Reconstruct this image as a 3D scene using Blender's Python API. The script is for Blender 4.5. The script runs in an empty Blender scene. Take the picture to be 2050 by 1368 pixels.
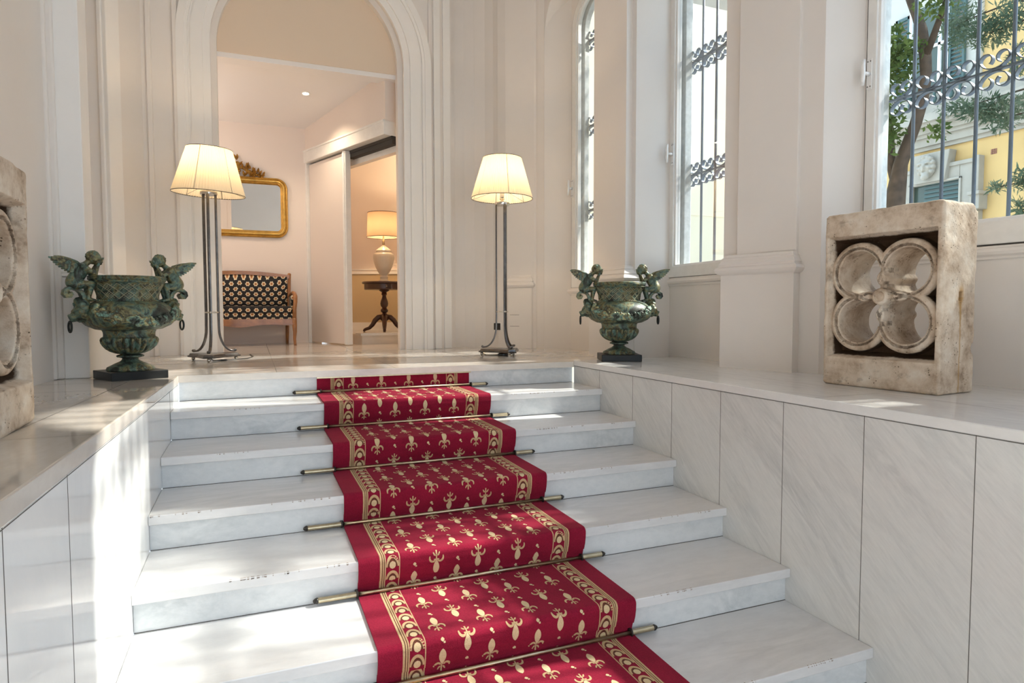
import bpy, math, random
import numpy as np
from mathutils import Vector, Matrix
random.seed(7)
rng = np.random.default_rng(7)
SC = bpy.context.scene
COL = SC.collection
PI = math.pi
R = math.radians

# ------------------------------------------------------------------ helpers
class MB:
    """collects faces and links them as one mesh object"""
    def __init__(self):
        self.v = []; self.f = []; self.m = []; self.M = None; self.mi = 0
    def add(self, verts, faces, mi=None):
        b = len(self.v)
        if self.M is not None:
            verts = [tuple(self.M @ Vector(p)) for p in verts]
        self.v.extend([tuple(p) for p in verts])
        mi = self.mi if mi is None else mi
        for q in faces:
            self.f.append([b + i for i in q]); self.m.append(mi)
    def box(self, x0, x1, y0, y1, z0, z1, mi=None):
        self.prism([(x0, y0), (x1, y0), (x1, y1), (x0, y1)], z0, z1, mi)
    def prism(self, poly, z0, z1, mi=None, top=None):
        a = sum(poly[i][0]*poly[(i+1) % len(poly)][1]-poly[(i+1) % len(poly)][0]*poly[i][1] for i in range(len(poly)))
        if a < 0:
            poly = poly[::-1]
            if top: top = top[::-1]
        n = len(poly); top = top or poly
        v = [(x, y, z0) for x, y in poly]+[(x, y, z1) for x, y in top]
        f = [list(range(n))[::-1], list(range(n, 2*n))]+[[i, (i+1) % n, n+(i+1) % n, n+i] for i in range(n)]
        self.add(v, f, mi)
    def tube(self, path, r, n=10, cap=True, mi=None, closed=False):
        path = [Vector(p) for p in path]; N = len(path)
        rs = r if isinstance(r, (list, tuple)) else [r]*N
        verts = []; prev = None
        for i, p in enumerate(path):
            if closed: t = path[(i+1) % N]-path[i-1]
            else: t = path[min(i+1, N-1)]-path[max(i-1, 0)]
            t.normalize()
            if prev is None:
                u = t.orthogonal().normalized()
            else:
                u = prev-t*prev.dot(t)
                u = u.normalized() if u.length > 1e-6 else t.orthogonal().normalized()
            prev = u; w = t.cross(u)
            for k in range(n):
                a = 2*PI*k/n
                verts.append(p+(u*math.cos(a)+w*math.sin(a))*rs[i])
        f = []
        for i in range(N if closed else N-1):
            j = (i+1) % N
            for k in range(n):
                l = (k+1) % n
                f.append([i*n+k, i*n+l, j*n+l, j*n+k])
        if cap and not closed:
            f.append(list(range(n))[::-1]); f.append([(N-1)*n+k for k in range(n)])
        self.add(verts, f, mi)
    def ribbon(self, path, width, thick, side, mi=None):
        """flat bar swept along a path; side = direction of its width"""
        path = [Vector(p) for p in path]; s = Vector(side).normalized(); N = len(path); verts = []
        for i, p in enumerate(path):
            t = (path[min(i+1, N-1)]-path[max(i-1, 0)]).normalized()
            nn = t.cross(s).normalized()
            for a, b in ((-1, -1), (1, -1), (1, 1), (-1, 1)):
                verts.append(p+s*(a*width/2)+nn*(b*thick/2))
        f = [[0, 1, 2, 3][::-1], [(N-1)*4+k for k in range(4)]]
        for i in range(N-1):
            for k in range(4):
                l = (k+1) % 4
                f.append([i*4+k, i*4+l, (i+1)*4+l, (i+1)*4+k])
        self.add(verts, f, mi)
    def lathe(self, prof, n=48, c=(0, 0), mi=None, func=None, closed=True):
        verts = []; m = len(prof)
        for i, (r, z) in enumerate(prof):
            for k in range(n):
                a = 2*PI*k/n
                rr = r if func is None else func(r, z, a)
                verts.append((c[0]+rr*math.cos(a), c[1]+rr*math.sin(a), z))
        f = []
        for i in range(m-1):
            for k in range(n):
                l = (k+1) % n
                f.append([i*n+k, i*n+l, (i+1)*n+l, (i+1)*n+k])
        if closed:
            f.append([k for k in range(n)][::-1]); f.append([(m-1)*n+k for k in range(n)])
        self.add(verts, f, mi)
    def ball(self, c, r, n=10, mi=None, sc=(1, 1, 1)):
        rows = max(5, n//2+1); verts = [(c[0], c[1], c[2]-r*sc[2])]
        for i in range(1, rows):
            th = PI*i/rows
            for k in range(n):
                a = 2*PI*k/n
                verts.append((c[0]+r*sc[0]*math.sin(th)*math.cos(a), c[1]+r*sc[1]*math.sin(th)*math.sin(a), c[2]-r*sc[2]*math.cos(th)))
        verts.append((c[0], c[1], c[2]+r*sc[2])); f = []
        for k in range(n):
            f.append([0, 1+(k+1) % n, 1+k])
        for i in range(rows-2):
            for k in range(n):
                l = (k+1) % n
                f.append([1+i*n+k, 1+i*n+l, 1+(i+1)*n+l, 1+(i+1)*n+k])
        e = len(verts)-1; b = 1+(rows-2)*n
        for k in range(n):
            f.append([b+k, b+(k+1) % n, e])
        self.add(verts, f, mi)
    def torus(self, c, R_, r, axis='z', n=24, m=8, mi=None):
        pts = []
        for k in range(n):
            a = 2*PI*k/n
            p = (R_*math.cos(a), R_*math.sin(a))
            pts.append({'z': (c[0]+p[0], c[1]+p[1], c[2]), 'x': (c[0], c[1]+p[0], c[2]+p[1]), 'y': (c[0]+p[0], c[1], c[2]+p[1])}[axis])
        self.tube(pts, r, m, closed=True, mi=mi)
    def build(self, name, mats, parent=None, smooth=False, bevel=0, seg=2, ang=30, rel=False, origin=None, label=None):
        me = bpy.data.meshes.new(name)
        off = Vector((0, 0, 0))
        if parent is not None and rel: off = Vector(parent.location)
        if parent is None:
            if origin is not None: off = Vector(origin)
            else:
                a = np.array(self.v); lo = a.min(0); hi = a.max(0)
                off = Vector(((lo[0]+hi[0])/2, (lo[1]+hi[1])/2, lo[2]))
        me.from_pydata([tuple(Vector(p)-off) for p in self.v], [], self.f)
        if not isinstance(mats, (list, tuple)): mats = [mats]
        for x in mats: me.materials.append(x)
        me.polygons.foreach_set('material_index', self.m)
        me.validate(); me.update()
        o = bpy.data.objects.new(name, me); COL.objects.link(o)
        if parent is not None:
            o.parent = parent
            if not rel: off = Vector((0, 0, 0))
            o.location = (0, 0, 0)
        else: o.location = off
        finish(o, smooth, bevel, seg, ang)
        if label: o['label'] = label
        return o

def finish(o, smooth, bevel=0, seg=2, ang=30):
    me = o.data
    if bevel:
        b = o.modifiers.new('edge', 'BEVEL'); b.width = bevel; b.segments = seg; b.limit_method = 'ANGLE'; b.angle_limit = R(ang)
        b.harden_normals = False
    if smooth:
        me.polygons.foreach_set('use_smooth', [True]*len(me.polygons))
        if smooth != 'all' and not bevel:
            try: me.set_sharp_from_angle(angle=R(smooth if isinstance(smooth, (int, float)) and smooth is not True else 40))
            except Exception: pass

def np_obj(name, V, F, mat, parent=None, smooth='all', origin=(0, 0, 0), label=None):
    me = bpy.data.meshes.new(name)
    V = np.asarray(V, float)-np.asarray(origin, float)
    me.from_pydata(V.tolist(), [], F.tolist() if hasattr(F, 'tolist') else F)
    for x in (mat if isinstance(mat, (list, tuple)) else [mat]): me.materials.append(x)
    me.update()
    o = bpy.data.objects.new(name, me); COL.objects.link(o)
    if parent is not None: o.parent = parent
    else: o.location = origin
    finish(o, smooth)
    if label: o['label'] = label
    return o

def thing(name, label, cat, loc=(0, 0, 0), rz=0, group=None):
    o = bpy.data.objects.new(name, None); COL.objects.link(o)
    o.empty_display_size = .1
    o.location = loc; o.rotation_euler = (0, 0, rz)
    o['label'] = label; o['category'] = cat
    if group: o['group'] = group
    return o
def tag(o, label, cat, group=None):
    o['label'] = label; o['category'] = cat
    if group: o['group'] = group
    return o
def struct(o):
    o['kind'] = 'structure'; return o
def sroot(name, loc=(0, 0, 0), rz=0):
    o = bpy.data.objects.new(name, None); COL.objects.link(o); o.empty_display_size = .1
    o.location = loc; o.rotation_euler = (0, 0, rz); o['kind'] = 'structure'
    return o
def copy_tree(o, parent=None):
    c = o.copy(); COL.objects.link(c)
    if parent is not None: c.parent = parent
    for ch in list(o.children): copy_tree(ch, c)
    return c

# ------------------------------------------------------------------ surface from a distance field
def surf(func, lo, hi, step):
    lo = np.array(lo, float); hi = np.array(hi, float)
    n = np.ceil((hi-lo)/step).astype(int)+1
    ax = [lo[i]+step*np.arange(n[i]) for i in range(3)]
    X, Y, Z = np.meshgrid(*ax, indexing='ij')
    F = func(X, Y, Z)
    ins = F < 0
    nc = n-1
    S = np.zeros((*nc, 3)); C = np.zeros(nc)
    def sl(o): return tuple(slice(o[i], o[i]+nc[i]) for i in range(3))
    for a in range(3):
        b, c = [i for i in range(3) if i != a]
        for p in (0, 1):
            for q in (0, 1):
                o0 = [0, 0, 0]; o0[b] = p; o0[c] = q
                o1 = list(o0); o1[a] = 1
                f0 = F[sl(o0)]; f1 = F[sl(o1)]
                cr = (f0 < 0) != (f1 < 0)
                t = np.where(cr, f0/np.where(cr, f0-f1, 1), 0)
                for k in range(3):
                    S[..., k] += np.where(cr, (o0[k]+(t if k == a else 0)), 0)
                C += cr
    act = C > 0
    idx = -np.ones(nc, int); idx[act] = np.arange(act.sum())
    I = np.argwhere(act)
    V = lo+step*(I+S[act]/C[act][:, None])
    faces = []
    for a in range(3):
        b, c = [(1, 2), (2, 0), (0, 1)][a]
        s0 = [slice(0, n[i]) for i in range(3)]; s0[a] = slice(0, n[a]-1)
        s1 = list(s0); s1[a] = slice(1, n[a])
        i0 = ins[tuple(s0)]; i1 = ins[tuple(s1)]
        e = np.argwhere(i0 != i1)
        ok = (e[:, b] > 0) & (e[:, c] > 0) & (e[:, b] < n[b]-1) & (e[:, c] < n[c]-1)
        e = e[ok]
        flip = i0[tuple(e.T)]
        q = []
        for db, dc in ((-1, -1), (0, -1), (0, 0), (-1, 0)):
            w = e.copy(); w[:, b] += db; w[:, c] += dc
            q.append(idx[tuple(w.T)])
        q = np.stack(q, 1)
        q[~flip] = q[~flip][:, ::-1]
        faces.append(q)
    return V, np.concatenate(faces)

def smin(a, b, k):
    h = np.clip(.5+.5*(b-a)/k, 0, 1)
    return b*(1-h)+a*h-k*h*(1-h)
def cap(X, Y, Z, a, b, ra, rb=None):
    rb = ra if rb is None else rb
    a = np.array(a, float); b = np.array(b, float); d = b-a; L = (d*d).sum()+1e-12
    t = np.clip(((X-a[0])*d[0]+(Y-a[1])*d[1]+(Z-a[2])*d[2])/L, 0, 1)
    return np.sqrt((X-a[0]-t*d[0])**2+(Y-a[1]-t*d[1])**2+(Z-a[2]-t*d[2])**2)-(ra+(rb-ra)*t)
def ell(X, Y, Z, c, r):
    q = np.sqrt(((X-c[0])/r[0])**2+((Y-c[1])/r[1])**2+((Z-c[2])/r[2])**2)
    return (q-1)*min(r)
def vnoise(X, Y, Z, s, seed=0):
    """smooth value noise from a few sines"""
    g = np.random.default_rng(seed); o = np.zeros_like(X)
    for k in range(7):
        d = g.normal(size=3); d /= np.linalg.norm(d); w = g.uniform(.6, 1.7)*s; ph = g.uniform(0, 6.28, 2)
        e = g.normal(size=3); e /= np.linalg.norm(e)
        o += np.sin(w*(d[0]*X+d[1]*Y+d[2]*Z)+ph[0])*np.sin(w*.7*(e[0]*X+e[1]*Y+e[2]*Z)+ph[1])
    return o/3.5

# ------------------------------------------------------------------ materials
def newmat(name):
    m = bpy.data.materials.new(name); m.use_nodes = True
    nt = m.node_tree; p = nt.nodes['Principled BSDF']
    return m, nt, p
def N(nt, t, **kw):
    n = nt.nodes.new(t)
    for k, v in kw.items():
        if k in n.inputs: n.inputs[k].default_value = v
        else: setattr(n, k, v)
    return n
def ramp(nt, stops, interp='LINEAR'):
    r = nt.nodes.new('ShaderNodeValToRGB'); e = r.color_ramp.elements; r.color_ramp.interpolation = interp
    while len(e) < len(stops): e.new(.5)
    for i, (p, c) in enumerate(stops):
        e[i].position = p; e[i].color = (*c, 1) if len(c) == 3 else c
    return r
def L(nt, a, b): nt.links.new(a, b)
def simple(name, col, rough=.5, metal=0, spec=.5, bump=0, bscale=200, var=0, vscale=6, coat=0):
    m, nt, p = newmat(name)
    p.inputs['Base Color'].default_value = (*col, 1); p.inputs['Roughness'].default_value = rough
    p.inputs['Metallic'].default_value = metal; p.inputs['Specular IOR Level'].default_value = spec
    if coat: p.inputs['Coat Weight'].default_value = coat; p.inputs['Coat Roughness'].default_value = .08
    tc = N(nt, 'ShaderNodeTexCoord')
    if var:
        nz = N(nt, 'ShaderNodeTexNoise', Scale=vscale, Detail=5.0, Roughness=.6); L(nt, tc.outputs['Object'], nz.inputs['Vector'])
        r = ramp(nt, [(.3, [c*(1-var) for c in col]), (.7, [min(1, c*(1+var*.6)) for c in col])]); L(nt, nz.outputs['Fac'], r.inputs['Fac'])
        L(nt, r.outputs['Color'], p.inputs['Base Color'])
    if bump:
        nz = N(nt, 'ShaderNodeTexNoise', Scale=bscale, Detail=4.0); L(nt, tc.outputs['Object'], nz.inputs['Vector'])
        b = N(nt, 'ShaderNodeBump', Strength=bump, Distance=.004); L(nt, nz.outputs['Fac'], b.inputs['Height']); L(nt, b.outputs['Normal'], p.inputs['Normal'])
    return m
def marble(name, base, vein, rot=(0, 0, 0), scale=2.2, stretch=(1, 1, 1), rough=.16, amt=.55, fine=.35):
    m, nt, p = newmat(name)
    tc = N(nt, 'ShaderNodeTexCoord'); m0 = N(nt, 'ShaderNodeMapping'); m0.inputs['Rotation'].default_value = rot
    mp = N(nt, 'ShaderNodeMapping'); mp.inputs['Scale'].default_value = stretch
    L(nt, tc.outputs['Object'], m0.inputs['Vector']); L(nt, m0.outputs['Vector'], mp.inputs['Vector'])
    a = N(nt, 'ShaderNodeTexNoise', Scale=scale, Detail=9.0, Roughness=.62, Distortion=1.4); L(nt, mp.outputs['Vector'], a.inputs['Vector'])
    r1 = ramp(nt, [(.36, (0, 0, 0)), (.5, (1, 1, 1)), (.64, (0, 0, 0))]); L(nt, a.outputs['Fac'], r1.inputs['Fac'])
    b = N(nt, 'ShaderNodeTexNoise', Scale=scale*.45, Detail=6.0, Roughness=.6); L(nt, mp.outputs['Vector'], b.inputs['Vector'])
    r2 = ramp(nt, [(.42, (0, 0, 0)), (.68, (1, 1, 1))]); L(nt, b.outputs['Fac'], r2.inputs['Fac'])
    mu = N(nt, 'ShaderNodeMath', operation='MULTIPLY'); L(nt, r1.outputs['Color'], mu.inputs[0]); L(nt, r2.outputs['Color'], mu.inputs[1])
    c = N(nt, 'ShaderNodeTexNoise', Scale=scale*6, Detail=6.0, Roughness=.7); L(nt, mp.outputs['Vector'], c.inputs['Vector'])
    r3 = ramp(nt, [(.4, (0, 0, 0)), (.75, (1, 1, 1))]); L(nt, c.outputs['Fac'], r3.inputs['Fac'])
    m2 = N(nt, 'ShaderNodeMath', operation='MULTIPLY_ADD'); m2.inputs[1].default_value = fine; L(nt, r3.outputs['Color'], m2.inputs[0])
    m1 = N(nt, 'ShaderNodeMath', operation='MULTIPLY'); m1.inputs[1].default_value = amt; L(nt, mu.outputs[0], m1.inputs[0]); L(nt, m1.outputs[0], m2.inputs[2])
    mx = N(nt, 'ShaderNodeMix', data_type='RGBA'); mx.clamp_factor = True
    mx.inputs['A'].default_value = (*base, 1); mx.inputs['B'].default_value = (*vein, 1)
    L(nt, m2.outputs[0], mx.inputs['Factor']); L(nt, mx.outputs['Result'], p.inputs['Base Color'])
    p.inputs['Roughness'].default_value = rough; p.inputs['Specular IOR Level'].default_value = .5
    return m

M = {}
M['wall'] = simple('painted_wall', (.775, .735, .695), .55, var=.03, vscale=1.2, spec=.35)
M['white'] = simple('white_paint', (.84, .825, .80), .42, var=.025, vscale=3)
M['wallback'] = simple('lobby_wall_paint', (.77, .69, .63), .6)
M['lintel'] = simple('tympanum_paint', (.74, .61, .475), .6)
M['ceil'] = simple('ceiling_paint', (.82, .80, .79), .7)
M['frame'] = simple('window_paint', (.80, .79, .76), .35, var=.05, vscale=14)
M['oldframe'] = simple('weathered_frame_paint', (.74, .76, .74), .55, var=.18, vscale=22, bump=.3, bscale=60)
M['gasket'] = simple('dark_gap', (.05, .045, .04), .8)
M['chrome'] = simple('white_metal_handle', (.86, .86, .85), .25, metal=.2)
M['tread'] = marble('stair_tread_marble', (.69, .685, .685), (.42, .425, .435), stretch=(.5, 1.6, 1.6), scale=2.6, rough=.15, amt=.35, fine=.22)
M['riser'] = marble('stair_riser_marble', (.70, .715, .725), (.44, .48, .50), scale=5, stretch=(.7, 1, 1.2), rough=.2, amt=.6, fine=.3)
M['slab'] = marble('side_slab_marble', (.67, .665, .645), (.40, .41, .415), rot=(R(48), 0, 0), stretch=(1, 4.8, .75), scale=3.0, rough=.2, amt=.55, fine=.26)
M['slableft'] = marble('left_slab_marble', (.80, .80, .79), (.58, .60, .62), rot=(R(-25), 0, 0), stretch=(1, 1.6, .8), scale=1.6, rough=.05, amt=.3, fine=.12)
M['floor'] = marble('landing_marble', (.68, .63, .57), (.45, .41, .37), stretch=(.6, 2.0, 1), scale=2.4, rough=.11, amt=.5, fine=.3)  # beige base includes the tint of warm reflections on white marble
M['ledge'] = marble('ledge_marble', (.60, .54, .475), (.40, .35, .30), stretch=(2.0, .6, 1), scale=2.4, rough=.06, amt=.5, fine=.3)  # tan reflected from the warm walls is put into this base colour
M['ledger'] = marble('right_ledge_marble', (.74, .73, .715), (.50, .50, .50), stretch=(2.0, .6, 1), scale=2.4, rough=.13, amt=.45, fine=.28)
M['coping'] = marble('coping_marble', (.74, .725, .70), (.48, .47, .45), scale=4, rough=.2, amt=.5, fine=.3)
M['chip'] = simple('chipped_edge', (.27, .22, .18), .9)
M['grout'] = simple('dark_joint', (.10, .09, .08), .9)
M['steel'] = simple('pewter_lamp_metal', (.16, .15, .145), .28, metal=1, var=.3, vscale=20)
M['nickel'] = simple('polished_nickel', (.62, .58, .52), .16, metal=1)
M['blackplastic'] = simple('black_plastic', (.012, .012, .012), .35)
M['brass'] = simple('aged_brass', (.50, .42, .28), .32, metal=1, var=.2, vscale=30)
M['darkbrass'] = simple('dark_bracket', (.05, .045, .04), .4, metal=.7)
M['iron'] = simple('painted_grille_iron', (.17, .205, .25), .42, metal=.35, var=.12, vscale=12)
M['wood'] = simple('walnut_frame', (.36, .15, .045), .32, var=.4, vscale=9, coat=.3)
M['mahog'] = simple('dark_mahogany', (.055, .017, .009), .28, var=.3, vscale=12, coat=.4)
M['gilt'] = simple('gilded_frame', (.62, .38, .10), .34, metal=.85, var=.25, vscale=18, bump=.15, bscale=90)
M['giltdark'] = simple('worn_gilding', (.42, .23, .05), .42, metal=.75, var=.45, vscale=30)
M['ceramic'] = simple('cream_ceramic', (.74, .68, .58), .3, coat=.4)
M['plinth'] = simple('black_stone_plinth', (.012, .013, .013), .38, spec=.25, var=.3, vscale=8)
M['ring'] = simple('dark_iron_ring', (.03, .033, .032), .42, metal=.7)

def mat_mirror():
    m, nt, p = newmat('mirror_glass'); p.inputs['Base Color'].default_value = (.86, .85, .83, 1); p.inputs['Metallic'].default_value = 1; p.inputs['Roughness'].default_value = .015
    return m
M['mirror'] = mat_mirror()
def mat_glass():
    m = bpy.data.materials.new('window_glass'); m.use_nodes = True; nt = m.node_tree; nt.nodes.clear()
    o = N(nt, 'ShaderNodeOutputMaterial'); mx = N(nt, 'ShaderNodeMixShader'); t = N(nt, 'ShaderNodeBsdfTransparent'); g = N(nt, 'ShaderNodeBsdfGlossy', Roughness=.01)
    t.inputs['Color'].default_value = (.96, .98, .98, 1)
    fr = N(nt, 'ShaderNodeFresnel', IOR=1.45); ml = N(nt, 'ShaderNodeMath', operation='MULTIPLY'); ml.inputs[1].default_value = .25
    L(nt, fr.outputs[0], ml.inputs[0]); L(nt, ml.outputs[0], mx.inputs[0]); L(nt, t.outputs[0], mx.inputs[1]); L(nt, g.outputs[0], mx.inputs[2]); L(nt, mx.outputs[0], o.inputs['Surface'])
    return m
M['glass'] = mat_glass()
def mat_shade(name, col, trans):
    m = bpy.data.materials.new(name); m.use_nodes = True; nt = m.node_tree; nt.nodes.clear()
    o = N(nt, 'ShaderNodeOutputMaterial'); mx = N(nt, 'ShaderNodeMixShader'); d = N(nt, 'ShaderNodeBsdfDiffuse'); t = N(nt, 'ShaderNodeBsdfTranslucent')
    d.inputs['Color'].default_value = (*col, 1); t.inputs['Color'].default_value = (*trans, 1); mx.inputs[0].default_value = .5
    L(nt, d.outputs[0], mx.inputs[1]); L(nt, t.outputs[0], mx.inputs[2]); L(nt, mx.outputs[0], o.inputs['Surface'])
    return m
M['shade'] = mat_shade('pleated_cream_silk', (.82, .77, .66), (.70, .62, .46))
M['linen'] = mat_shade('beige_linen_shade', (.55, .42, .31), (.24, .16, .10))
def mat_emit(name, col, s):
    m = bpy.data.materials.new(name); m.use_nodes = True; nt = m.node_tree; nt.nodes.clear()
    o = N(nt, 'ShaderNodeOutputMaterial'); e = N(nt, 'ShaderNodeEmission', Strength=s); e.inputs['Color'].default_value = (*col, 1); L(nt, e.outputs[0], o.inputs['Surface'])
    return m
M['bulb'] = mat_emit('lamp_bulb_glow', (1, .84, .58), 12)
M['spot'] = mat_emit('downlight_glow', (1, .86, .62), 14)

def mat_bronze(name='verdigris_bronze', gain=1.0):
    m, nt, p = newmat(name); tc = N(nt, 'ShaderNodeTexCoord')
    a = N(nt, 'ShaderNodeTexNoise', Scale=9.0, Detail=8.0, Roughness=.66, Distortion=.6); L(nt, tc.outputs['Object'], a.inputs['Vector'])
    r = ramp(nt, [(q_, tuple(v*gain for v in c_)) for q_, c_ in [(.30, (.012, .013, .010)), (.41, (.034, .039, .029)), (.48, (.11, .18, .14)), (.53, (.22, .20, .095)), (.585, (.042, .033, .020)), (.66, (.13, .235, .19)), (.76, (.024, .027, .022))]]); L(nt, a.outputs['Fac'], r.inputs['Fac'])
    b = N(nt, 'ShaderNodeTexNoise', Scale=55.0, Detail=6.0, Roughness=.7); L(nt, tc.outputs['Object'], b.inputs['Vector'])
    mx = N(nt, 'ShaderNodeMix', data_type='RGBA', blend_type='MULTIPLY'); mx.inputs['Factor'].default_value = .75
    r2 = ramp(nt, [(.35, (.35, .35, .35)), (.65, (1.45, 1.45, 1.45))]); L(nt, b.outputs['Fac'], r2.inputs['Fac'])
    L(nt, r.outputs['Color'], mx.inputs['A']); L(nt, r2.outputs['Color'], mx.inputs['B']); L(nt, mx.outputs['Result'], p.inputs['Base Color'])
    p.inputs['Metallic'].default_value = .25
    r3 = ramp(nt, [(.3, (.32,)*3), (.7, (.6,)*3)]); L(nt, b.outputs['Fac'], r3.inputs['Fac']); L(nt, r3.outputs['Color'], p.inputs['Roughness'])
    bp = N(nt, 'ShaderNodeBump', Strength=.25, Distance=.003); L(nt, b.outputs['Fac'], bp.inputs['Height']); L(nt, bp.outputs['Normal'], p.inputs['Normal'])
    return m
M['bronze'] = mat_bronze(); M['bronzelight'] = mat_bronze('rubbed_verdigris', 1.8)
M['bronzewear'] = simple('rubbed_bronze', (.36, .34, .22), .5, metal=.2, var=.5, vscale=40)

def mat_stone():
    m, nt, p = newmat('weathered_limestone'); tc = N(nt, 'ShaderNodeTexCoord')
    a = N(nt, 'ShaderNodeTexNoise', Scale=7.0, Detail=9.0, Roughness=.68); L(nt, tc.outputs['Object'], a.inputs['Vector'])
    r = ramp(nt, [(.28, (.17, .115, .075)), (.41, (.46, .355, .26)), (.53, (.62, .52, .41)), (.70, (.72, .66, .57))]); L(nt, a.outputs['Fac'], r.inputs['Fac'])
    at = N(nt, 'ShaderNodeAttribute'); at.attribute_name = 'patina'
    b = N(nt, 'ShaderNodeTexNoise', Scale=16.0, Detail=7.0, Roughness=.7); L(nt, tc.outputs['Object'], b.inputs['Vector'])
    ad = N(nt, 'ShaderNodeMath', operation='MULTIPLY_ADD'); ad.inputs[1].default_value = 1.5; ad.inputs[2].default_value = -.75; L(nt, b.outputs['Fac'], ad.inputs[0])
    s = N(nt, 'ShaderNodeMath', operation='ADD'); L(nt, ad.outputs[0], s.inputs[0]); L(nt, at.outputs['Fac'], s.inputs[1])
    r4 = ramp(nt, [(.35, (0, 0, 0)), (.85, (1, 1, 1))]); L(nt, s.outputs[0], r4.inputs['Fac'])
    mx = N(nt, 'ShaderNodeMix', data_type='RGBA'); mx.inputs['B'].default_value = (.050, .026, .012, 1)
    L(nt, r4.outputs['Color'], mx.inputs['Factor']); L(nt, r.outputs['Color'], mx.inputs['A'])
    rs = N(nt, 'ShaderNodeAttribute'); rs.attribute_name = 'rust'
    m3 = N(nt, 'ShaderNodeMix', data_type='RGBA'); m3.inputs['B'].default_value = (.42, .24, .075, 1); L(nt, rs.outputs['Fac'], m3.inputs['Factor']); L(nt, mx.outputs['Result'], m3.inputs['A'])
    # pits
    v = N(nt, 'ShaderNodeTexVoronoi', Scale=70.0); L(nt, tc.outputs['Object'], v.inputs['Vector'])
    vm = N(nt, 'ShaderNodeTexNoise', Scale=12.0, Detail=3.0); L(nt, tc.outputs['Object'], vm.inputs['Vector'])
    pr = ramp(nt, [(.12, (1, 1, 1)), (.24, (0, 0, 0))]); L(nt, v.outputs['Distance'], pr.inputs['Fac'])
    pm = ramp(nt, [(.52, (0, 0, 0)), (.62, (1, 1, 1))]); L(nt, vm.outputs['Fac'], pm.inputs['Fac'])
    pp = N(nt, 'ShaderNodeMath', operation='MULTIPLY'); L(nt, pr.outputs['Color'], pp.inputs[0]); L(nt, pm.outputs['Color'], pp.inputs[1])
    m4 = N(nt, 'ShaderNodeMix', data_type='RGBA'); m4.inputs['B'].default_value = (.10, .065, .04, 1); L(nt, pp.outputs[0], m4.inputs['Factor']); L(nt, m3.outputs['Result'], m4.inputs['A'])
    L(nt, m4.outputs['Result'], p.inputs['Base Color']); p.inputs['Roughness'].default_value = .82; p.inputs['Specular IOR Level'].default_value = .25
    c = N(nt, 'ShaderNodeTexNoise', Scale=45.0, Detail=8.0, Roughness=.7); L(nt, tc.outputs['Object'], c.inputs['Vector'])
    sb = N(nt, 'ShaderNodeMath', operation='SUBTRACT'); L(nt, c.outputs['Fac'], sb.inputs[0]); L(nt, pp.outputs[0], sb.inputs[1])
    bp = N(nt, 'ShaderNodeBump', Strength=.55, Distance=.006); L(nt, sb.outputs[0], bp.inputs['Height']); L(nt, bp.outputs['Normal'], p.inputs['Normal'])
    return m
M['stone'] = mat_stone()

def mat_carpet(name, col, dark):
    m, nt, p = newmat(name); tc = N(nt, 'ShaderNodeTexCoord')
    a = N(nt, 'ShaderNodeTexNoise', Scale=260.0, Detail=3.0); L(nt, tc.outputs['Object'], a.inputs['Vector'])
    b = N(nt, 'ShaderNodeTexNoise', Scale=5.0, Detail=4.0); L(nt, tc.outputs['Object'], b.inputs['Vector'])
    s = N(nt, 'ShaderNodeMath', operation='MULTIPLY_ADD'); s.inputs[1].default_value = .45; L(nt, b.outputs['Fac'], s.inputs[0])
    h = N(nt, 'ShaderNodeMath', operation='MULTIPLY'); h.inputs[1].default_value = .55; L(nt, a.outputs['Fac'], h.inputs[0]); L(nt, h.outputs[0], s.inputs[2])
    r = ramp(nt, [(.35, dark), (.65, col)]); L(nt, s.outputs[0], r.inputs['Fac']); L(nt, r.outputs['Color'], p.inputs['Base Color'])
    p.inputs['Roughness'].default_value = .95; p.inputs['Specular IOR Level'].default_value = .1
    p.inputs['Sheen Weight'].default_value = .35; p.inputs['Sheen Roughness'].default_value = .5; p.inputs['Sheen Tint'].default_value = (*[min(1, c*1.6+.1) for c in col], 1)
    bp = N(nt, 'ShaderNodeBump', Strength=.5, Distance=.003); L(nt, a.outputs['Fac'], bp.inputs['Height']); L(nt, bp.outputs['Normal'], p.inputs['Normal'])
    return m
M['red'] = mat_carpet('crimson_carpet_pile', (.275, .011, .036), (.165, .006, .021))
M['gold'] = mat_carpet('gold_carpet_pile', (.60, .42, .24), (.44, .29, .15))
M['goldlight'] = mat_carpet('pale_gold_carpet_pile', (.68, .53, .33), (.54, .39, .22))
M['brown'] = mat_carpet('brown_carpet_pile', (.13, .055, .03), (.09, .035, .02))

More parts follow.
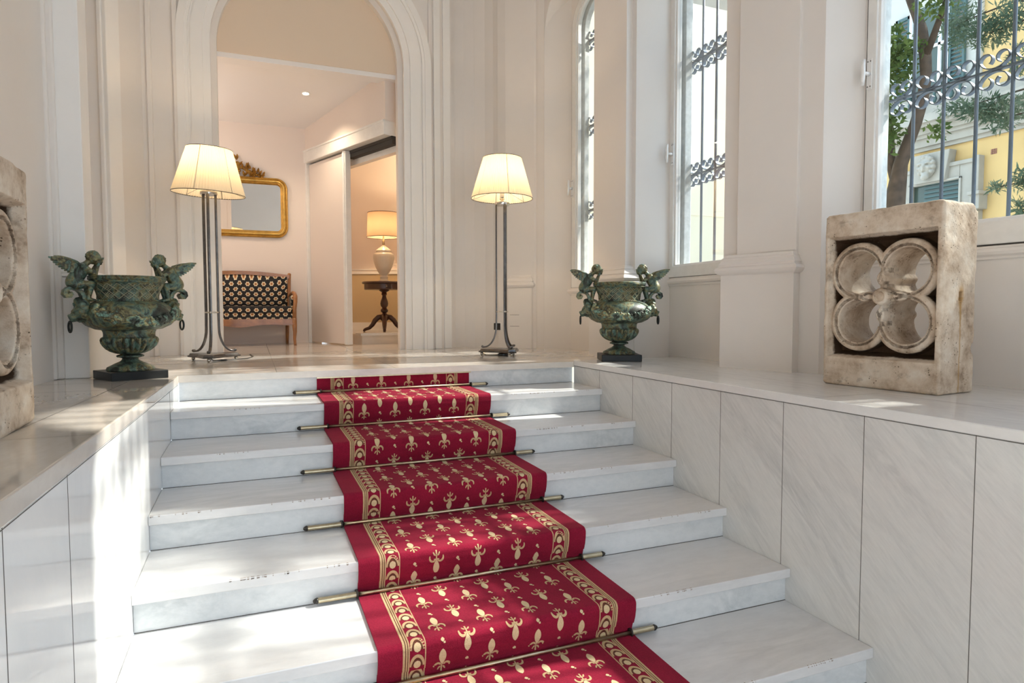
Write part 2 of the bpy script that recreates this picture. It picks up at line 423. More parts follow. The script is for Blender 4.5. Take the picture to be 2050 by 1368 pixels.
def mat_fabric():
    m, nt, p = newmat('black_fabric_with_cream_rosettes'); tc = N(nt, 'ShaderNodeTexCoord')
    sx = N(nt, 'ShaderNodeSeparateXYZ'); L(nt, tc.outputs['Object'], sx.inputs[0])
    def ma(op, a, b=None, c=None):
        n = N(nt, 'ShaderNodeMath', operation=op)
        for i, q in enumerate((a, b, c)):
            if q is None: continue
            if isinstance(q, (int, float)): n.inputs[i].default_value = q
            else: L(nt, q, n.inputs[i])
        return n.outputs[0]
    PX, PZ = .0845, .054
    # along the cloth: height plus depth, so the seat top carries the pattern too
    zz = ma('SUBTRACT', sx.outputs['Z'], sx.outputs['Y'])
    row = ma('FLOOR', ma('DIVIDE', zz, PZ))
    odd = ma('MODULO', ma('ABSOLUTE', row), 2.0)
    u = ma('ADD', ma('DIVIDE', sx.outputs['X'], PX), ma('MULTIPLY', odd, .5))
    fu = ma('MULTIPLY', ma('SUBTRACT', ma('FRACT', u), .5), PX)
    fv = ma('MULTIPLY', ma('SUBTRACT', ma('FRACT', ma('DIVIDE', zz, PZ)), .5), PZ)
    d = ma('SQRT', ma('ADD', ma('POWER', ma('ABSOLUTE', fu), 2.0), ma('POWER', ma('ABSOLUTE', ma('MULTIPLY', fv, 1.12)), 2.0)))
    ang = ma('ARCTAN2', fv, fu)
    rad = ma('ADD', .0235, ma('MULTIPLY', ma('COSINE', ma('MULTIPLY', ang, 6.0)), .0028))
    q = ma('DIVIDE', d, rad)
    r = ramp(nt, [(0, (.20, .07, .02)), (.28, (.28, .10, .03)), (.34, (.50, .24, .09)), (.58, (.60, .34, .16)), (.64, (.72, .62, .44)), (.98, (.74, .65, .48)), (1.0, (.012, .011, .012))]); L(nt, q, r.inputs['Fac'])
    L(nt, r.outputs['Color'], p.inputs['Base Color']); p.inputs['Roughness'].default_value = .8
    return m
M['fabric'] = mat_fabric()
def mat_leaf(name, a, b):
    m = bpy.data.materials.new(name); m.use_nodes = True; nt = m.node_tree; nt.nodes.clear()
    o = N(nt, 'ShaderNodeOutputMaterial'); mx = N(nt, 'ShaderNodeMixShader'); d = N(nt, 'ShaderNodeBsdfDiffuse'); t = N(nt, 'ShaderNodeBsdfTranslucent'); mx.inputs[0].default_value = .4
    tc = N(nt, 'ShaderNodeTexCoord'); nz = N(nt, 'ShaderNodeTexNoise', Scale=3.0, Detail=4.0); L(nt, tc.outputs['Object'], nz.inputs['Vector'])
    r = ramp(nt, [(.35, a), (.65, b)]); L(nt, nz.outputs['Fac'], r.inputs['Fac']); L(nt, r.outputs['Color'], d.inputs['Color']); L(nt, r.outputs['Color'], t.inputs['Color'])
    L(nt, d.outputs[0], mx.inputs[1]); L(nt, t.outputs[0], mx.inputs[2]); L(nt, mx.outputs[0], o.inputs['Surface'])
    return m
M['leaf'] = mat_leaf('broad_leaf', (.06, .10, .03), (.17, .23, .07))
M['leafgrey'] = mat_leaf('grey_green_leaf', (.09, .14, .09), (.19, .24, .16))
M['bark'] = simple('tree_bark', (.09, .062, .042), .9, var=.5, vscale=9, bump=.8, bscale=40)
M['ochre'] = simple('ochre_plaster', (.58, .39, .155), .85, var=.10, vscale=1.5)
M['cream'] = simple('cream_plaster', (.95, .89, .68), .85, var=.05, vscale=1.0)
M['facade'] = simple('pale_stone_trim', (.36, .33, .27), .8, var=.12, vscale=5)
M['shutter'] = simple('teal_shutter', (.05, .10, .095), .6)
M['darkpane'] = simple('dark_window_pane', (.05, .075, .06), .15)  # even dark green-grey for the windows of the ochre house
M['brick'] = simple('pink_vent_brick', (.25, .11, .08), .9)
M['ground'] = simple('street_paving', (.66, .635, .59), .9, var=.15, vscale=2)
# ------------------------------------------------------------------ stairs, ledges, floors
H, D, SW, NOSE, ST = .155, .4202, 2.636, .0287, .0406
HT = 4.75
REAR_Z = 2.0
stair = thing('staircase', 'wide white marble staircase climbing between two marble-clad side walls', 'staircase', (SW/2, -2.0, -1.085))
for k in range(0, 7):
    b = MB()
    y1 = -(k-1)*D+NOSE if k else .35
    b.box(.0005, SW-.0005, -k*D, y1, -k*H-ST, -k*H)
    if k == 0: continue
    g_ = np.random.default_rng(40+k); b.mi = 1
    for c_ in g_.uniform(.05, SW-.05, 9):
        for x in c_+g_.normal(size=int(g_.integers(2, 9)))*.05:
            if .01 < x < SW-.01 and not (.78 < x < 1.83):
                w_ = g_.uniform(.0012, .0045); h_ = g_.uniform(.0015, .0045); zf = -k*H-.0036
                b.add([(x-w_, -k*D-.0004, zf), (x+w_, -k*D-.0004, zf), (x+w_*.6, -k*D-.0004, zf-h_), (x-w_*.7, -k*D-.0004, zf-h_)], [[0, 1, 2, 3]])
                b.add([(x-w_, -k*D+.0036, -k*H+.0004), (x+w_, -k*D+.0036, -k*H+.0004), (x+w_*.5, -k*D+.0036+h_, -k*H+.0004), (x-w_*.6, -k*D+.0036+h_, -k*H+.0004)], [[0, 1, 2, 3]])
                b.add([(x-w_, -k*D-.0004, zf), (x+w_, -k*D-.0004, zf), (x+w_, -k*D+.0006, -k*H-.0007), (x+w_, -k*D+.0036, -k*H+.0004), (x-w_, -k*D+.0036, -k*H+.0004), (x-w_, -k*D+.0006, -k*H-.0007)], [[0, 1, 2, 5], [5, 2, 3, 4]])
    b.build('tread', [M['tread'], M['chip']], stair, bevel=.004, rel=True)
for k in range(1, 8):
    b = MB(); y = -(k-1)*D+NOSE
    b.box(.001, SW-.001, y, y+.03, -k*H, -(k-1)*H-ST)
    b.build('riser', M['riser'], stair, rel=True)
b = MB()
for k in range(1, 8):
    y = -(k-1)*D+NOSE
    b.box(.001, SW-.001, y-.003, y, -k*H, -k*H+.002)
    b.box(.001, SW-.001, y-.0006, y, -(k-1)*H-ST-.0012, -(k-1)*H-ST)
b.build('joint', M['grout'], stair, rel=True)

fl = MB()
fl.mi = 0
fl.box(0, SW, 0, .5, -ST, 0)                         # nosing slab of the landing
fl.box(-1.3, 4.6, .5, 4.9, -ST, 0)
fl.box(-1.3, 0, 0.0, .5, -ST, 0); fl.box(SW, 4.6, 0, .5, -ST, 0)
fl.mi = 1
for x in (.55, 1.3, 2.05): fl.box(x, x+.0025, .02, 3.7, 0, .0004)
for y in (.93, 1.9, 2.9): fl.box(-.6, 3.2, y, y+.0025, 0, .0004)
struct(fl.build('floor', [M['floor'], M['grout']], bevel=0))
b = MB(); b.box(-.02, SW+.02, -9, -6*D+NOSE+.03, -1.185, -1.085); struct(b.build('floor', M['tread']))

# left ledge (its top climbs very slightly towards the viewer) and right ledge
def ledge(name, xin, xout, ya, yb, slope, zt, mats, joints, across, face_sign, copt):
    m = MB()
    def z(y): return zt-slope*y
    lo = -1.3
    v = []
    for y in (ya, yb):
        v += [(xin, y, lo), (xin, y, z(y)-copt), (xout, y, z(y)-copt), (xout, y, lo)]
    m.mi = 0; m.add(v, [[0, 1, 2, 3], [7, 6, 5, 4], [0, 4, 5, 1], [1, 5, 6, 2], [2, 6, 7, 3], [3, 7, 4, 0]])
    m.mi = 2
    for y in joints: m.box(min(xin, xin+face_sign*.0006), max(xin, xin+face_sign*.0006), y-.0012, y+.0012, lo, z(y)-copt)
    root = struct(m.build(name, mats, origin=((xin+xout)/2, (ya+yb)/2, -1.1)))
    off = root.location
    c = MB(); c.mi = 0
    v = []
    xi = xin+face_sign*.003
    for y in (ya, yb):
        v += [(xi, y, z(y)-copt), (xi, y, z(y)), (xout, y, z(y)), (xout, y, z(y)-copt)]
    c.add(v, [[0, 1, 2, 3], [7, 6, 5, 4], [0, 4, 5, 1], [1, 5, 6, 2], [2, 6, 7, 3], [3, 7, 4, 0]])
    o = c.build('coping', mats[1], root, bevel=.004, rel=True)
    g = MB()
    for (x0, y0, x1, y1) in across:
        dx, dy = x1-x0, y1-y0; l = math.hypot(dx, dy); nx, ny = -dy/l*.0014, dx/l*.0014
        q = [(x0+nx, y0+ny), (x1+nx, y1+ny), (x1-nx, y1-ny), (x0-nx, y0-ny)]
        g.add([(x, y, z(y)+.0005) for x, y in q], [[0, 1, 2, 3]])
    g.add([(xi+face_sign*.0004, ya, z(ya)-copt), (xi+face_sign*.0004, yb, z(yb)-copt), (xi+face_sign*.0004, yb, z(yb)-copt-.0025), (xi+face_sign*.0004, ya, z(ya)-copt-.0025)], [[0, 1, 2, 3]])
    g.build('joint', M['grout'], root, rel=True)
    return root
ledge('wall_ledge_left', 0, -1.3, 0, -9, .0185, 0, [M['slableft'], M['ledge'], M['grout']], [-.42, -2.44, -2.87, -3.4],
      [(-.205, .0, -.26, -4.5), (-.62, -.30, -.205, -.30), (-.62, -.75, -.205, -.75), (-.215, -1.02, 0, -1.02), (-.62, -1.5, -.22, -1.5), (-.23, -2.15, 0, -2.15), (0-.0, -.002, -.62, -.002)], 1, .05)
ledge('wall_ledge_right', SW, 6.2, 0, -9, 0, .010, [M['slab'], M['ledger'], M['grout']], [-.38, -.8, -1.208, -1.622, -2.042, -2.455, -2.874, -3.3, -3.72],
      [(2.98, -.2, 3.08, -4.5), (2.64, -2.21, 3.03, -2.21), (2.64, -.98, 3.0, -.98)], -1, .040)

# ------------------------------------------------------------------ walls
def fr(O, a):
    """frame on a wall: X along the wall (towards the viewer), Y outwards, Z up"""
    return Matrix.Translation((O[0], O[1], 0)) @ Matrix.Rotation(a-PI/2, 4, 'Z')
def arc(s0, s1, sp, n=28):
    r = (s1-s0)/2; c = (s0+s1)/2
    return [(c-r*math.cos(PI*i/n), sp+r*math.sin(PI*i/n)) for i in range(n+1)]
def arch_wall(m, s_lo, s_hi, zb, zt, s0, s1, zs, sp, d0, d1, n=28):
    """slab between depths d0..d1 with an arched opening"""
    A = arc(s0, s1, sp, n)
    def quad(p, d, fl):
        f = [0, 1, 2, 3] if not fl else [3, 2, 1, 0]
        m.add([(s, d, z) for s, z in p], [f])
    for d, fl in ((d0, False), (d1, True)):
        quad([(s_lo, zb), (s0, zb), (s0, zt), (s_lo, zt)], d, fl) if s0 > s_lo+1e-5 else None
        quad([(s1, zb), (s_hi, zb), (s_hi, zt), (s1, zt)], d, fl) if s_hi > s1+1e-5 else None
        if zs > zb: quad([(s0, zb), (s1, zb), (s1, zs), (s0, zs)], d, fl)
        for (a, z0), (b, z1) in zip(A[:-1], A[1:]): quad([(a, z0), (b, z1), (b, zt), (a, zt)], d, fl)
    def strip(p, q):
        m.add([(p[0], d0, p[1]), (q[0], d0, q[1]), (q[0], d1, q[1]), (p[0], d1, p[1])], [[0, 1, 2, 3]])
    strip((s0, sp), (s0, zs)); strip((s1, zs), (s1, sp))
    if zs > zb: strip((s0, zs), (s1, zs))
    for p, q in zip(A[:-1], A[1:]): strip(q, p)
    strip((s_lo, zt), (s_hi, zt)); strip((s_lo, zb), (s_lo, zt)); strip((s_hi, zt), (s_hi, zb))

W1 = fr((3.32, 1.384), R(16.8)); W2 = fr((3.58, .16), 0.0); W3 = fr((3.70, -1.55), R(4))
WIN = [dict(F=W1, a=R(16.8), O=(3.32, 1.384), s0=.015, s1=.80, sill=.60, spring=3.06, lo=-.2, hi=.98, rails=(1.36, 2.17, 2.985)),
       dict(F=W2, a=0.0, O=(3.58, .16), s0=.02, s1=.94, sill=.645, spring=3.2, lo=-.12, hi=1.04, rails=(1.471, 2.365, 3.25)),
       dict(F=W3, a=R(4), O=(3.70, -1.55), s0=.005, s1=1.165, sill=.70, spring=3.2, lo=-.1, hi=1.30, rails=(1.585, 2.49, 3.39))]
m = MB()
for w in WIN:
    m.M = w['F']; arch_wall(m, w['lo'], w['hi'], 0, HT, w['s0'], w['s1'], w['sill'], w['spring'], .0, .17)
    # dark gap round the sash is left by the frame
m.M = None
# pier bodies
P2 = [(3.17, .60), (3.245, .13), (3.60, .135), (3.62, .64)]
P3 = [(3.335, -.80), (3.487, -1.452), (3.72, -1.545), (3.60, -.79)]
P4 = [(3.66, -2.72), (3.78, -3.35), (4.05, -3.4), (3.93, -2.70)]
for p in (P2, P3, P4): m.prism(p, 0, HT)
# arched headers between the piers
def header(a, b, sp, t):
    L_ = math.hypot(b[0]-a[0], b[1]-a[1]); an = math.atan2(b[0]-a[0], -(b[1]-a[1]))
    m.M = fr(a, an); arch_wall(m, 0, L_, sp, HT, .0, L_, sp, sp, 0, t); m.M = None
header((3.098, 1.528), (3.17, .60), 3.02, .24)
header((3.247, .128), (3.335, -.80), 3.16, .30)
header((3.487, -1.452), (3.66, -2.72), 3.16, .24)
# wall running on towards the viewer
a_ = math.atan2(.5, 5.65); m.M = fr((3.82, -3.35), a_)
arch_wall(m, 0, 1.5, 0, HT, .15, 1.30, .70, 3.2, 0, .3); arch_wall(m, 1.5, 3.2, 0, HT, 1.75, 2.95, .70, 3.2, 0, .3); arch_wall(m, 3.2, 5.3, 0, HT, 3.5, 4.7, .70, 3.2, 0, .3); m.M = None  # unseen arched window openings added here to let in more daylight
# reveal of the far window and the end of the wall
m.prism([(3.098, 1.528), (3.325, 1.38), (3.5, 1.6), (3.25, 1.75)], 0, HT)
m.prism([(3.098, 1.53), (3.25, 1.75), (3.02, 1.74), (3.055, 1.60)], 0, HT)
wr = struct(m.build('wall_right', M['wall'], origin=(3.4, -.5, 0)))
# window dados and sills are mouldings along each recess
def prof_extrude(m, prof, path, closed=False):
    """sweep a (out,z) profile along a plan path; out is to the left of travel"""
    P = [Vector((x, y)) for x, y in path]; n = len(P); k = len(prof); V = []
    for i, p in enumerate(P):
        t0 = (p-P[i-1]).normalized() if i else None
        t1 = (P[i+1]-p).normalized() if i < n-1 else None
        if t0 is None: t0 = t1
        if t1 is None: t1 = t0
        n0 = Vector((-t0.y, t0.x)); n1 = Vector((-t1.y, t1.x)); b = (n0+n1)
        b = b/max(.3, b.dot(n0)) if b.length > 1e-6 else n0
        for o, z in prof: V.append((p.x+b.x*o, p.y+b.y*o, z))
    F = []
    for i in range(n-1):
        for j in range(k-1): F.append([i*k+j, i*k+j+1, (i+1)*k+j+1, (i+1)*k+j])
    F.append(list(range(k))); F.append([(n-1)*k+j for j in range(k)][::-1])
    m.add(V, F)
BASE = [(-.01, .0), (.0, .0), (.0, .606), (.012, .612), (.024, .622), (.030, .638), (.024, .654), (.010, .662), (.008, .668), (.012, .676), (.004, .69), (-.004, .705), (-.002, .712), (-.012, .722), (-.014, .735), (-.05, .74), (-.05, 0)]
def pilaster(mb_path, sh, zt=HT):
    """base course with torus mouldings, and a slimmer shaft above"""
    b = MB(); prof_extrude(b, [(o, z) for o, z in BASE], mb_path)
    b.build('pilaster_base', M['wall'], wr, smooth=30, rel=True)
    s = MB(); s.prism(sh, .5, zt); s.build('pilaster_shaft', M['wall'], wr, bevel=.004, rel=True)
A, e, n = Vector((3.257, -.867)), Vector((.269, -.963)), Vector((.963, .269))
def q(t, o): p = A+e*t+n*o; return (p.x, p.y)
# base path runs so that "left of travel" faces the room
pilaster([q(.498, .16), q(.498, .0), q(0, .0), q(0, .16)][::1], [q(.085, .045), q(.485, .045), q(.485, .16), q(.085, .16)])
A, e, n = Vector((3.08, .578)), Vector((.139, -.990)), Vector((.990, .139))
pilaster([q(.460, .16), q(.460, .0), q(0, .0), q(0, .16)], [q(.0, .04), q(.42, .04), q(.42, .16), q(.0, .16)])
# corner pilaster beside the arch wall
A, e, n = Vector((2.822, 1.80)), Vector((.72, -.694)), Vector((.694, .72))
pilaster([q(.255, .12), q(.255, .0), q(0, .0), q(0, .12)], [q(.05, .03), q(.235, .03), q(.235, .14), q(.05, .14)])
b = MB(); b.prism([(2.76, 1.92), (2.81, 1.835), (3.03, 1.625), (3.098, 1.60), (3.2, 1.75), (2.9, 2.2)], 0, HT)
b.build('corner_infill', M['wall'], wr, rel=True)
b = MB()
for z in (.22, .335): b.prism([q(.02, -.0015), q(.12, -.0015), q(.12, .01), q(.02, .01)], z, z+.003)
b.build('hatch_groove', M['grout'], wr, rel=True)
SILL = [(-.02, .0), (.010, .0), (.010, .012), (.022, .022), (.026, .036), (.020, .05), (.008, .056), (.008, .064), (-.02, .068)]
def sill(w, z0, parent):
    b = MB(); M4 = w['F']
    p = [(M4 @ Vector((s, 0, 0))).to_2d() for s in (w['hi']-.03, w['lo']+.06)]
    prof_extrude(b, [(o, z0+z) for o, z in SILL], [tuple(x) for x in p]); b.build('sill_moulding', M['wall'], parent, smooth=30, rel=True)
sill(WIN[0], .535, wr); sill(WIN[1], .578, wr); sill(WIN[2], .628, wr)

# ------------------------------------------------------------------ arch wall
m = MB()
YA = 1.95
AX0, AX1, ASP, AW = .118, 1.812, 2.72, .245
def to(x, d, z): return (x, d, z)
m.M = Matrix.Identity(4)
arch_wall(m, -1.3, 2.06, 0, HT, AX0, AX1, 0, ASP, YA+.02, YA+.17, 40)
m.M = None
# right-hand steps of the wall, ending in a shallow curved panel
m.prism([(2.055, 1.955), (2.18, 1.985), (2.30, 2.02), (2.30, 2.3), (2.055, 2.3)], 0, HT)
pan = [(2.30, 2.16), (2.38, 2.175), (2.48, 2.165), (2.58, 2.135), (2.68, 2.08), (2.74, 2.0), (2.765, 1.92)]
m.prism(pan+[(2.9, 2.1), (2.75, 2.4), (2.30, 2.4)], 0, HT)
wb = struct(m.build('wall_back', M['wall'], origin=(1, YA, 0)))
# archivolt band with its stepped mouldings
def band(r0, r1, y0, y1, name, mat='white'):
    b = MB(); cx = (AX0+AX1)/2; ri = (AX1-AX0)/2; n = 56
    def pts(r): return [(cx-(ri+r), 0)]+[(cx-(ri+r)*math.cos(PI*i/n), ASP+(ri+r)*math.sin(PI*i/n)) for i in range(n+1)]+[(cx+(ri+r), 0)]
    a, c = pts(r0), pts(r1); V = []; F = []
    for (x0, z0), (x1, z1) in zip(a, c): V += [(x0, y0, z0), (x1, y0, z1), (x1, y1, z1), (x0, y1, z0)]
    for i in range(len(a)-1):
        for k in range(4):
            l = (k+1) % 4; F.append([i*4+k, i*4+l, (i+1)*4+l, (i+1)*4+k])
    b.add(V, F); b.build(name, M[mat], wb, rel=True, smooth=30)
band(-.052, .002, YA+.07, YA+.165, 'archivolt_reveal', 'wall')
band(-.004, .055, YA-.000, YA+.03, 'archivolt_fillet')
band(.055, .150, YA-.022, YA+.03, 'archivolt_face')
band(.150, .170, YA-.012, YA+.03, 'archivolt_fillet')
band(.170, .195, YA-.034, YA+.03, 'archivolt_bead')
band(.195, .255, YA-.045, YA+.03, 'archivolt_face')
b = MB(); b.prism([(2.10, 1.93), (2.17, 1.95), (2.165, 2.02), (2.095, 2.0)], 0, HT); b.prism([(2.205, 1.975), (2.285, 1.995), (2.28, 2.06), (2.20, 2.04)], 0, HT)
b.build('wall_fillet', M['white'], wb, bevel=.006, rel=True)
# left of the arch: angled bay with its narrow pilaster
b = MB()
b.prism([(-1.3, 1.5), (-.61, 1.5), (-.395, 1.90), (-.08, 1.945), (-.08, 2.1), (-1.3, 2.1)], 0, HT)
b.build('corner_bay', M['wall'], wb, rel=True)
b = MB()
b.prism([(-.628, 1.475), (-.598, 1.462), (-.585, 1.49), (-.60, 1.51)], 0, HT)
b.prism([(-.60, 1.485), (-.565, 1.46), (-.497, 1.585), (-.53, 1.68)], 0, HT)
b.build('bay_pilaster', M['white'], wb, bevel=.006, rel=True)
b = MB(); b.prism([(-.165, 1.905), (-.125, 1.91), (-.125, 1.96), (-.165, 1.95)], 0, HT); b.prism([(-.36, 1.88), (-.32, 1.885), (-.32, 1.93), (-.36, 1.92)], 0, HT)
b.build('wall_fillet', M['wall'], wb, bevel=.008, rel=True)

# ------------------------------------------------------------------ left wall
m = MB()
m.box(-.85, -.62, -9, .10, 0, HT)
m.box(-1.0, -.76, .10, 1.6, 0, HT)
wl = struct(m.build('wall_left', M['wall'], origin=(-.7, -2, 0)))
b = MB(); b.box(-.80, -.458, .07, .27, 0, HT); b.build('pilaster_shaft', M['white'], wl, bevel=.004, rel=True)
b = MB(); b.box(-.64, -.575, .045, .12, 0, HT); b.box(-.66, -.603, .02, .12, 0, HT); b.build('wall_fillet', M['wall'], wl, bevel=.010, rel=True)
b = MB(); b.box(-.80, -.456, .069, .68, 0, .58); b.box(-.80, -.47, .68, 1.5, 0, .56)
b.box(-.80, -.445, .060, .69, .58, .60); b.box(-.80, -.452, .064, .686, .60, .62)
b.build('pilaster_base', M['white'], wl, bevel=.005, rel=True)

# ------------------------------------------------------------------ ceilings
# entrance wall far behind the viewer, open below like a wide glazed doorway
m = MB(); m.box(-.9, 4.6, -8.6, -8.3, REAR_Z, HT); m.box(-.9, -.1, -8.6, -8.3, -1.1, REAR_Z); m.box(3.2, 4.6, -8.6, -8.3, -1.1, REAR_Z)
struct(m.build('wall_rear', M['wall']))
b = MB(); b.box(-1.3, 4.8, -8.6, 2.3, HT, HT+.15); struct(b.build('ceiling', M['ceil']))

# ------------------------------------------------------------------ lobby behind the arch
m = MB(); m.box(-1.3, 1.16, 3.75, 3.9, 0, 3.2); m.box(-1.3, -1.15, 2.12, 3.8, 0, 3.2)
struct(m.build('wall_lobby', M['wallback'], origin=(0, 3.75, 0)))
m = MB(); m.box(-1.2, 2.3, YA+.14, YA+.30, 2.683, HT)
struct(m.build('wall_tympanum', M['lintel'], origin=(.9, 2.1, 2.683)))
m = MB(); m.add([(-1.2, 2.24, 2.70), (2.4, 2.24, 2.70), (2.4, 3.95, 2.49), (-1.2, 3.95, 2.49), (-1.2, 2.24, 3.0), (2.4, 2.24, 3.0), (2.4, 3.95, 2.9), (-1.2, 3.95, 2.9)],
      [[0, 1, 2, 3], [7, 6, 5, 4], [0, 4, 5, 1], [1, 5, 6, 2], [2, 6, 7, 3], [3, 7, 4, 0]])
m.box(-1.2, 2.3, YA+.15, 2.26, 2.64, 2.70)
struct(m.build('ceiling', M['ceil']))
# diagonal wall with the sliding door; local X runs along it towards the viewer
DW = (1.085, 3.875); DA = math.atan2(-.937, .372)
Dm = Matrix.Translation((DW[0], DW[1], 0)) @ Matrix.Rotation(DA, 4, 'Z')
m = MB(); m.M = Dm
m.box(-.10, 1.82, -.10, .10, 2.25, 2.68); m.box(-.10, .04, -.045, .10, 0, 2.25)
m.M = None
struct(m.build('wall_door', M['wallback'], origin=(DW[0], DW[1], 0)))
door = sroot('door_1', (DW[0], DW[1], 0), DA)
b = MB(); b.box(.04, 1.82, -.118, .02, 2.115, 2.25); b.box(.02, 1.82, -.126, .02, 2.238, 2.262); b.box(.035, .125, -.105, .04, 0, 2.13); b.box(.02, .05, -.115, .04, 0, 2.2); b.build('door_frame', M['frame'], door, bevel=.006)
b = MB(); b.box(.13, .93, -.072, -.032, .012, 2.095); b.build('sliding_panel', M['wallback'], door, bevel=.004)
b = MB(); b.box(.925, 1.0, -.085, -.02, .006, 2.11); b.box(.945, .985, -.095, -.02, .006, 2.11); b.build('panel_stile', M['frame'], door, bevel=.006)
b = MB(); b.box(.10, 1.82, -.03, .015, 2.085, 2.116); b.box(.95, 1.82, -.02, .05, 2.04, 2.116); b.build('track_slot', M['gasket'], door)
b = MB(); b.box(.10, 1.82, .05, .12, 1.98, 2.09); b.build('track_box', M['frame'], door)
# raised room beyond the door
m = MB(); m.prism([(1.55, 3.05), (2.35, 3.10), (3.4, 3.4), (3.4, 5.2), (1.25, 5.2), (1.30, 3.9)], 0, .115); m.mi = 1
m.prism([(1.535, 3.02), (2.36, 3.075), (2.36, 3.2), (1.5, 3.2)], .10, .128)
struct(m.build('floor', [M['floor'], M['coping']]))
m = MB(); m.mi = 0
m.prism([(1.10, 4.90), (3.3, 3.99), (3.36, 4.13), (1.16, 5.04)], .88, 3.2)
m.mi = 1
m.prism([(1.10, 4.90), (3.3, 3.99), (3.36, 4.13), (1.16, 5.04)], .10, .88)
m.mi = 2
m.prism([(1.10, 4.88), (3.3, 3.97), (3.36, 4.13), (1.16, 5.04)], .875, .91); m.prism([(1.10, 4.885), (3.3, 3.975), (3.36, 4.13), (1.16, 5.04)], .925, .94)
m.prism([(1.10, 4.885), (3.3, 3.975), (3.36, 4.13), (1.16, 5.04)], .10, .22)
m.mi = 0
m.box(2.9, 3.0, 2.3, 4.4, .1, 3.2); m.box(1.03, 1.15, 3.9, 5.1, .0, 3.2)
M['wainscot'] = simple('tan_wainscot', (.56, .44, .27), .6)
struct(m.build('wall_salon', [M['wallback'], M['wainscot'], M['white']], origin=(2, 4.5, .1)))
m = MB(); m.box(1.0, 3.2, 2.35, 5.2, 2.72, 2.80); struct(m.build('ceiling', M['ceil']))
b = MB(); b.box(-1.15, 1.05, 3.735, 3.75, 0, .012); struct(b.build('baseboard_lobby', M['wallback']))
# ------------------------------------------------------------------ windows and grilles
def ring(b, s0, s1, z0, sp, w, d0, d1, mi=None, n=28, wb=None):
    """arched frame of width w, depth d0..d1"""
    def out(k):
        A = arc(s0+k, s1-k, sp, n)
        kb = (wb or w) if k else 0
        return [(s0+k, z0+kb)]+A+[(s1-k, z0+kb)]
    a, c = out(0), out(w); V = []; F = []; N_ = len(a)
    for (x0, z0_), (x1, z1_) in zip(a, c): V += [(x0, d0, z0_), (x1, d0, z1_), (x1, d1, z1_), (x0, d1, z0_)]
    for i in range(N_):
        j = (i+1) % N_
        for k in range(4):
            l = (k+1) % 4; F.append([i*4+k, j*4+k, j*4+l, i*4+l])
    b.add(V, F, mi)
def scroll_mesh():
    b = MB()
    p = []
    p0, p1, p2 = Vector((.088, 0, .004)), Vector((.028, 0, .006)), Vector((.0135, 0, .052))
    for i in range(9):
        t = i/8; p.append(p0*(1-t)**2+p1*2*t*(1-t)+p2*t*t)
    c = Vector((.0435, 0, .055)); r = .030
    for i in range(1, 17):
        a = PI-(PI*1.30)*i/16; rr = r*(1-.12*i/16)
        p.append(c+Vector((rr*math.cos(a), 0, rr*math.sin(a))))
    b.ribbon(p, .030, .005, (0, 1, 0))
    return b
SCR = None
LBL = ['wrought-iron grille outside the narrow far arched window', 'wrought-iron grille outside the middle window, behind the urn', 'wrought-iron grille outside the large window above the standing carved stone']
HZ = [(1.44, 1.68), (1.55, 1.715), (1.635, 1.80)]
HS = [.03, .07, .028]
